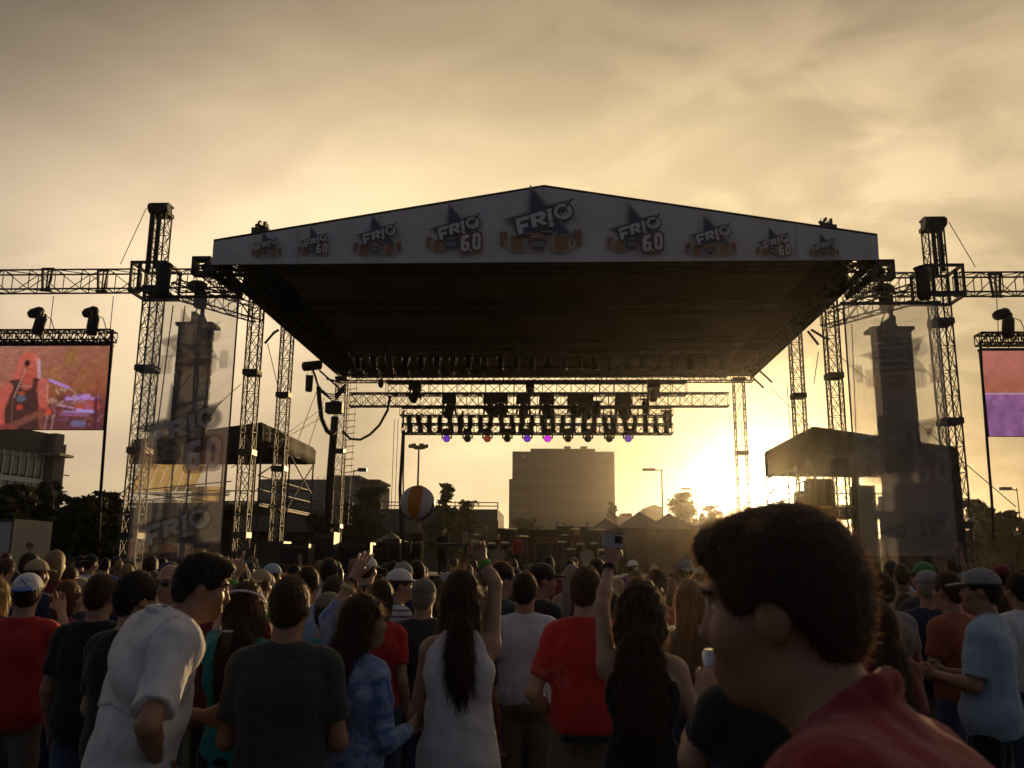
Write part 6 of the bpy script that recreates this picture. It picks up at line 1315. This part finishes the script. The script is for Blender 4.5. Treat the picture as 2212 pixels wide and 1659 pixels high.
place('man in a black tee with thick dark hair close behind the leaning white shirt', 303, 1233, 4.35, -18, .0115, hyaw=-22, hair='short', hcol='black', shirtcol='black', bulk=1.08, sleeve=.72, skin='fair', armL='front', hem=.8, hthick=.015)
rt, o, K = place('bald man with dark glasses turned round to face the camera', 368, 1214, 5.6, 168, .011, hair='bald', shirtcol='navy', skin='fair', hyaw=8, bulk=1.08); glasses(rt, K)
rt, o, K = place('woman in a teal top with long hair pointing one raised arm up', 536, 1252, 4.4, 2, .0115, fem=True, hair='long', hcol='brown', hlen=.40, hwid=.105, shirtcol='teal', sleeve=.45, armL=[(478, 1338, .2), (505, 1247, .24), (513, 1195, .24)], handL='point', thumbL=V3(1, 0, .1), armR='front', hem=.72, pantcol='black', skin='fair', curl=.003)
def wristband(K_arm, root, material, back=.03, r=.031, name='wristband'): S, E, W_, hd, hi = K_arm; u = (W_ - E) / np.linalg.norm(W_ - E); ring_band(name, root, W_ - u * back, u, r, .012, material)

GREENB = cloth('neon_green', (.10, .42, .06)); cloth('lime', (.22, .50, .04)); YELB = cloth('pale_band', (.55, .5, .25))
wristband(K['armL'], rt, GREENB); ring_band('hair_band', rt, K['hc'] + V3(0, -.03, .04), V3(0, .5, .86), .104, .006, cloth('white'), 18)
rt, o, K = place('woman in a blue tie-dyed long-sleeved top turned right, one open hand raised', 790, 1280, 4.1, -38, .0105, fem=True, hyaw=-30, hair='long', hcol='brown', hlen=.40, hwid=.10, nstrand=5000, shirt='long', shirtcol='tie_dye_blue', armL=[(712, 1338, .1), (766, 1247, .18), (783, 1208, .2)], handL='open', thumbL=V3(.8, .3, .1), cuffL=.38, armR='front', cuffR=.9, hem=.66, flare=.012, pantcol='black', skin='fair', curl=.004, fold=.008, shorts=True)
wristband(K['armL'], rt, YELB, .07, .036); wristband(K['armL'], rt, cloth('black'), .03, .031)
rt, o, K = place('woman in a loose white tank top with long hair, right fist raised', 998, 1227, 4.35, 4, .0105, fem=True, hair='long', hcol='brown', hlen=.36, hwid=.07, nstrand=5000, shirt='tank', shirtcol='white', armR=[(1069, 1262, .05), (1041, 1210, .1), (1033, 1180, .1)], handR='fist', thumbR=V3(-1, 0, .1), armL='front', hem=.74, flare=.030, ease=.014, loose=1.5, pantcol='black', skin='fair', fold=.010, curl=.003, hemtilt=.08, bulk=1.05)
wristband(K['armR'], rt, GREENB)
place('man in a pale ringer tee with a dark band across the shoulders and cropped hair', 1135, 1234, 6.1, 0, .0125, hyaw=-10, hair='fade', hcol='black', shirtcol='ringer_print', bulk=1.1, sleeve=.6, pantcol='khaki', skin='tan', hem=.90, shorts=True, armL='down', armR='front')
place('man in a black tee and dark cap facing right, beside the pale ringer tee', 1172, 1214, 7.0, -55, .0135, hyaw=-20, cap='black', hcol='black', shirtcol='black', skin='tan', bulk=1.1)
rt, o, K = place('bearded man with a dark headband and sunglasses turned right', 1086, 1212, 6.9, -50, .0125, hyaw=-15, hair='fade', hcol='brown', shirtcol='charcoal', skin='fair', bulk=1.08); glasses(rt, K); ring_band('head_band', rt, K['hc'] + K['H'] @ V3(0, -.012, .05), K['H'] @ V3(0, 0, 1), .106, .014, cloth('black'), 18, .88)
rt, o, K = place('tall man in a red tee with a faded back print and pale shorts', 1266, 1220, 4.95, -4, .0115, hyaw=-12, hair='short', hcol='brown', shirtcol='red_print', bulk=1.06, sleeve=.72, hem=.90, pantcol='khaki', skin='fair', armR='front', armL='pocket', shorts=True, legw=.03, ease=.02)
ring_band('belt', rt, V3(0, -.01, .90), V3(0, 0, 1), .168, .018, cloth('black'), 20)
rt, o, K = place('woman in a dark open-backed top with long curly hair holding up a camera', 1384, 1250, 3.9, -6, .0105, fem=True, hyaw=-8, hair='long', hcol='brown', hlen=.42, hwid=.12, curl=.008, nstrand=6000, strand=.09, shirt='halter', shirtcol='black', armL=[(1300, 1312, .12), (1317, 1222, .25), (1323, 1176, .25)], handL='hold', thumbL=V3(1, .2, 0), armR='pocket', hem=.60, flare=.02, pantcol='black', skin='fair', bulk=1.1)
wristband(K['armL'], rt, cloth('black'), .02, .033)
def photo_camera():
    p = P(1325, 1168, 4.16); t = thing('compact_camera', 'small silver compact camera held up above the crowd', 'camera', p); M = Matrix.Rotation(.1, 3, 'Y')
    mb = MB(); mb.box(p, (.10, .026, .060), M); mb.build('body', mat('silver_plastic', (.5, .5, .52), .3, .6, .05), t); mb = MB(); mb.box(p + Vector((.024, -.0145, .004)), (.036, .006, .034), M); mb.build('screen', BLACK, t)
    mb = MB(); mb.lathe([(.022, -.02), (.024, .016)], p + Vector((0, .02, 0)), 14, Matrix.Rotation(R(90), 3, 'X')); mb.build('lens', BLACK, t); mb = MB(); mb.lathe([(.008, 0), (.008, .006)], p + Vector((.03, 0, .031)), 10); mb.build('shutter_button', BLACK, t)
    mb = MB(); mb.path([p + Vector((.048, 0, .0)), p + Vector((.058, 0, -.05)), p + Vector((.05, 0, -.11)), p + Vector((.045, 0, -.03))], .003, 5); mb.build('wrist_strap', CABLE, t)
photo_camera()
place('man in a rust red tee behind the curly-haired woman', 1418, 1228, 6.9, -6, .0135, hair='short', hcol='black', shirtcol='orange', skin='tan', bulk=1.1)
place('long-haired blond woman beside the near man in red', 1491, 1248, 6.0, -20, .0125, fem=True, hair='long', hcol='blond', hlen=.5, hwid=.09, shirt='tank', shirtcol='khaki', skin='fair')
rt, o, K = place('person mostly hidden by the near man in red, hand round a drink', 1668, 1238, 2.55, 0, .0125, hair='short', hcol='black', shirtcol='black', skin='fair', armL=[(1498, 1640, .02), (1522, 1520, .16), (1534, 1456, .2)], handL='hold', thumbL=V3(1, .1, .1))
cup(P(1540, 1448, 2.80), 'drink can held beside the near man in red')
place('boy in a striped tee with red sleeves and white cap facing right', 866, 1227, 7.2, -60, .0135, hyaw=-10, cap='white', hcol='brown', shirtcol='striped_white', skin='fair')
place('woman in a red top with a dark bob behind the tie-dyed top', 826, 1250, 5.9, -12, .0125, fem=True, hair='bob', hcol='black', shirtcol='red', skin='fair', hwid=.10)
place('man in a grey-green tee and olive cap left of the white tank top', 916, 1248, 6.1, 3, .013, cap='khaki', hcol='grey', shirtcol='charcoal', bulk=1.1, skin='fair', sleeve=.7)
place('dark-haired woman in a pale top between the olive cap and white tank top', 948, 1249, 6.8, 0, .0135, fem=True, hair='long', hcol='black', hlen=.2, shirtcol='tan', skin='fair')
place('man in a white tee with dark hair behind the striped tee', 902, 1210, 8.8, -8, .0145, hair='short', hcol='black', shirtcol='white', skin='tan', bulk=1.05)
place('person with a white cap, highest cap below the rear left column', 796, 1201, 9.4, -14, .0145, cap='white', hcol='brown', shirtcol='charcoal', skin='fair')
place('person with a grey cap right behind the white cap in stripes', 872, 1213, 8.4, -6, .0145, cap='grey', hcol='brown', shirtcol='navy', skin='fair')
place('small person in a teal tee and olive cap beside the tie-dyed top', 712, 1277, 5.1, 2, .0125, fem=True, cap='khaki', hcol='brown', shirtcol='teal', skin='fair')
place('man in a pale grey tee right of the charcoal tee', 668, 1222, 6.7, -4, .0135, hair='short', hcol='black', shirtcol='sky', skin='tan', bulk=1.1)
place('man in a white tee with dark hair left of the raised open hand', 713, 1205, 8.6, 0, .0145, hair='short', hcol='black', shirtcol='white_logo', skin='tan')
place('man in a tan cap worn backwards and a neon green tee', 566, 1229, 7.3, -10, .0125, cap='tan', backcap=True, hcol='brown', shirtcol='lime', skin='fair')
place('person in a pale blue cap behind the tan cap', 590, 1216, 8.8, -10, .0145, cap='sky', hcol='brown', shirtcol='charcoal', skin='fair')
place('auburn-haired woman in a maroon top right of the white cap', 152, 1252, 6.3, -20, .013, fem=True, hair='bob', hcol='auburn', shirtcol='maroon', skin='fair')
place('grey-haired person just behind the auburn-haired woman', 178, 1247, 7.0, -10, .0145, hair='short', hcol='grey', shirtcol='charcoal', skin='fair')
place('man in a tan cap with glasses behind the white-capped red tee man', 84, 1207, 7.8, -15, .0145, cap='tan', hcol='brown', shirtcol='navy', skin='fair')
rt, o, K = place('man in a light blue shirt and pale cap facing left at the right edge', 2112, 1225, 5.6, 52, .0115, hyaw=12, cap='grey', hcol='black', shirtcol='sky', bulk=1.12, sleeve=.82, armL='front', armR='front', hem=.80, flare=.02, pantcol='black', skin='tan', fold=.009, ease=.02, lean=-3)
place('person in a terracotta top left of the light blue shirt', 2043, 1232, 6.3, 30, .013, hair='short', hcol='brown', shirtcol='orange', skin='tan', armL='front')
place('long-haired woman in a brown top right behind the near man in red', 1884, 1288, 4.3, 12, .012, fem=True, hair='long', hcol='brown', hlen=.4, shirtcol='maroon', skin='tan')
place('dark-haired person in a grey tee right of the near head', 1900, 1235, 6.7, 10, .0145, hair='short', hcol='black', shirtcol='grey', skin='tan')
place('person in a green cap in the hazy right part of the crowd', 1992, 1212, 7.8, 4, .0145, cap='green', hcol='brown', shirtcol='charcoal', skin='tan')
place('person with a white collar turned away at the far right edge', 2196, 1236, 7.0, 10, .0145, hair='short', hcol='black', shirtcol='white', skin='tan')
place('blond person in a navy tee at the left frame edge', 0, 1250, 6.6, -5, .0145, hair='long', fem=True, hcol='blond', shirtcol='navy', skin='fair', hlen=.2)
cup(P(489, 1390, 4.2), 'clear plastic cup held beside the sleeve of the leaning white shirt', 'cup')
# ------------------------------------------------------------------ the crowd behind: templates, then copies with their own clothes
TPL = []
def template(kind, **s):
    root = thing('person', 'person in the crowd', 'person', (0, 0, 0), 'people in the crowd'); out, K = make_person(s, root, .024, False); TPL.append((kind, root, out, K['ztop'])); root['used'] = 0
template('short hair', hair='short', armL='front', armR='front', bulk=1.05); template('cropped hair', hair='fade', armL='down', armR='pocket', bulk=1.15, hyaw=14); template('long hair', fem=True, hair='long', armL='front', armR='down', hlen=.38)
template('a ponytail', fem=True, hair='pony', armL='down', armR='front', hyaw=-12); template('a bob', fem=True, hair='bob', armL='front', armR='front', hyaw=10); template('cap', cap='grey', armL='pocket', armR='front', bulk=1.08); template('backward cap', cap='grey', backcap=True, armL='front', armR='down', bulk=1.05, hyaw=-10)
template('short hair, one arm up', hair='short', armR='up', handR='fist', armL='front'); template('long hair, holding a phone up', fem=True, hair='long', armR='phone', armL='front', handR='hold', hlen=.3); template('brimmed hat', cap='tan', hatbrim=True, hair='short', armL='front', armR='pocket')
def setmat(o, m): sl = o.material_slots[0]; sl.link = 'OBJECT'; sl.material = m
def crowd_copy(ti, loc, rz, hgt, label, shirt, hcol, capcol=None, skin='fair', pant='denim', group='people in the crowd'):
    kind, root, out, zt = TPL[ti]
    r = dup(root, loc, rz, hgt / zt, label, group)
    if 'used' in r: del r['used']
    for c in r.children:
        b = c.name.split('.')[0]
        if b == 'shirt': setmat(c, cloth(shirt))
        elif b == 'hair': setmat(c, HAIRS[hcol])
        elif b == 'trousers': setmat(c, cloth(pant))
        elif b == 'body': setmat(c, SKINS[skin])
        elif b == 'cap' and capcol:
            setmat(c, cloth(capcol))
            for g in c.children: setmat(g, cloth(capcol))
    return r
LAND = ((255, 'below the dark trees'), (500, 'below the left scrim'), (700, 'below the scaffold tent'), (860, 'below the rear column'), (1090, 'below the beach ball'), (1340, 'below the slab building'), (1600, 'below the peaked tents'), (1800, 'below the sun'), (2070, 'below the right scrim'), (9999, 'at the right edge'))
def px_of(v): q = MC.transposed() @ (Vector(v) - Vector((0, 0, EYE))); return CX + F_PX * q.x / -q.z
used = set(); rn = random.Random(21); COLS = ['grey', 'black', 'navy', 'charcoal', 'black', 'maroon', 'black', 'charcoal', 'white', 'red', 'navy', 'charcoal', 'maroon', 'teal', 'green', 'sky', 'orange', 'purple', 'tan', 'blue', 'pink']; HC = ['black', 'brown', 'brown', 'black', 'auburn', 'blond', 'grey']
count = 0
for row, d in enumerate((4.9, 5.6, 6.2, 6.9, 7.7, 8.6, 9.6, 10.7, 11.9, 13.2, 14.6, 16.1, 17.7, 19.4, 21.2, 23.0)):
    half = .60 * d; sp = .72 + .015 * row; n = int(2 * half / sp)
    for i in range(n + 1):
        x = -half + .045 * d * 0 + (2 * half) * (i + rn.uniform(-.3, .3)) / n - .046 * d; y = d + rn.uniform(-.35, .35)
        if any((x - a) ** 2 + (y - b) ** 2 < (.24 if d > 6 else .30) for a, b in PLACED): continue
        PLACED.append((x, y)); px = px_of((x, y, 1.7)); land = next(l for lim, l in LAND if px < lim)
        where = 'behind the front row' if d < 6.5 else 'mid-crowd' if d < 9.5 else ('farther back' if d < 13.5 else ('near the stage' if d < 17 else 'at the stage'))
        for _ in range(60):
            ti = rn.choices(range(10), (5, 4, 4, 2.5, 2.5, 4, 3, .7, .8, .7))[0]; sh = rn.choice(COLS); hc = rn.choice(HC); cc = rn.choice(['white', 'grey', 'black', 'navy', 'tan', 'maroon', 'khaki', 'black', 'charcoal', 'navy']); k = TPL[ti][0]
            if d < 6.5: sh = rn.choice(['black', 'navy', 'charcoal', 'black', 'maroon', 'grey'])  # filler rows added up close, their dark clothes carrying the shade between figures
            who = 'a %s %s' % (cc if cc != 'sky' else 'light blue', k) if ('cap' in k or 'hat' in k) else ('%s %s' % (hc, k) if 'a ' != k[:2] else 'a %s %s' % (hc, k[2:])); key = (land, where, who if d < 17 else who, sh)
            if key not in used: break
        used.add(key); lab = '%s tee and %s, %s, %s' % ((sh if sh != 'sky' else 'pale blue'), who[2:] if who[:2] == 'a ' else who, where, land); lab = lab.replace('light blue', 'blue').replace(', holding a phone up', ' holding a phone').replace(', one arm up', ' and raised arm')
        if ti in (7, 8) and False: pass
        fem = TPL[ti][1].children and ti in (2, 3, 4, 8); hgt = rn.gauss(1.64 if fem else 1.75, .07); hgt = min(1.88, max(1.52, hgt))
        if ti in (7, 8) and d < 9: ti = 0 if ti == 7 else 2; lab = lab.replace(' holding a phone', '').replace(' and raised arm', ''); lab = lab.replace(', one arm up', '')
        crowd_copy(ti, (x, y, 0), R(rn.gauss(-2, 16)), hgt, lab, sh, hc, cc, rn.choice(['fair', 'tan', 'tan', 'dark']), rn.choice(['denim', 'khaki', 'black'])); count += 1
# musicians on the stage
def musician(px, py, Y, ti, rz, label, shirt, hcol, base=DECK):
    T = P(px, py, Y); return crowd_copy(ti, (T.x, Y, base), R(rz), max(1.45, T.z - base), label, shirt, hcol, 'black', 'fair', 'black', 'musicians on stage')
musician(957, 1139, 30.7, 0, 200, 'dark-clad musician at the keyboard under the stage roof', 'black', 'black')
musician(902, 1132, 30.0, 2, 175, 'long-haired guitarist on stage just below the beach ball', 'black', 'blond')
musician(1075, 1150, 35.9, 0, 180, 'drummer behind the drum kit left of the orange amplifier', 'maroon', 'brown', DECK); musician(1246, 1136, 35.9, 2, 178, 'long-haired drummer behind the kit right of the orange amplifier', 'maroon', 'blond', DECK)
musician(1118, 1150, 33.6, 1, 170, 'dark figure standing left of the orange amplifier', 'red', 'black', DECK)
for k, root, out, zt in TPL:
    for c in list(root.children):
        for g in list(c.children): bpy.data.objects.remove(g)
        bpy.data.objects.remove(c)
    bpy.data.objects.remove(root)
print('crowd', count)
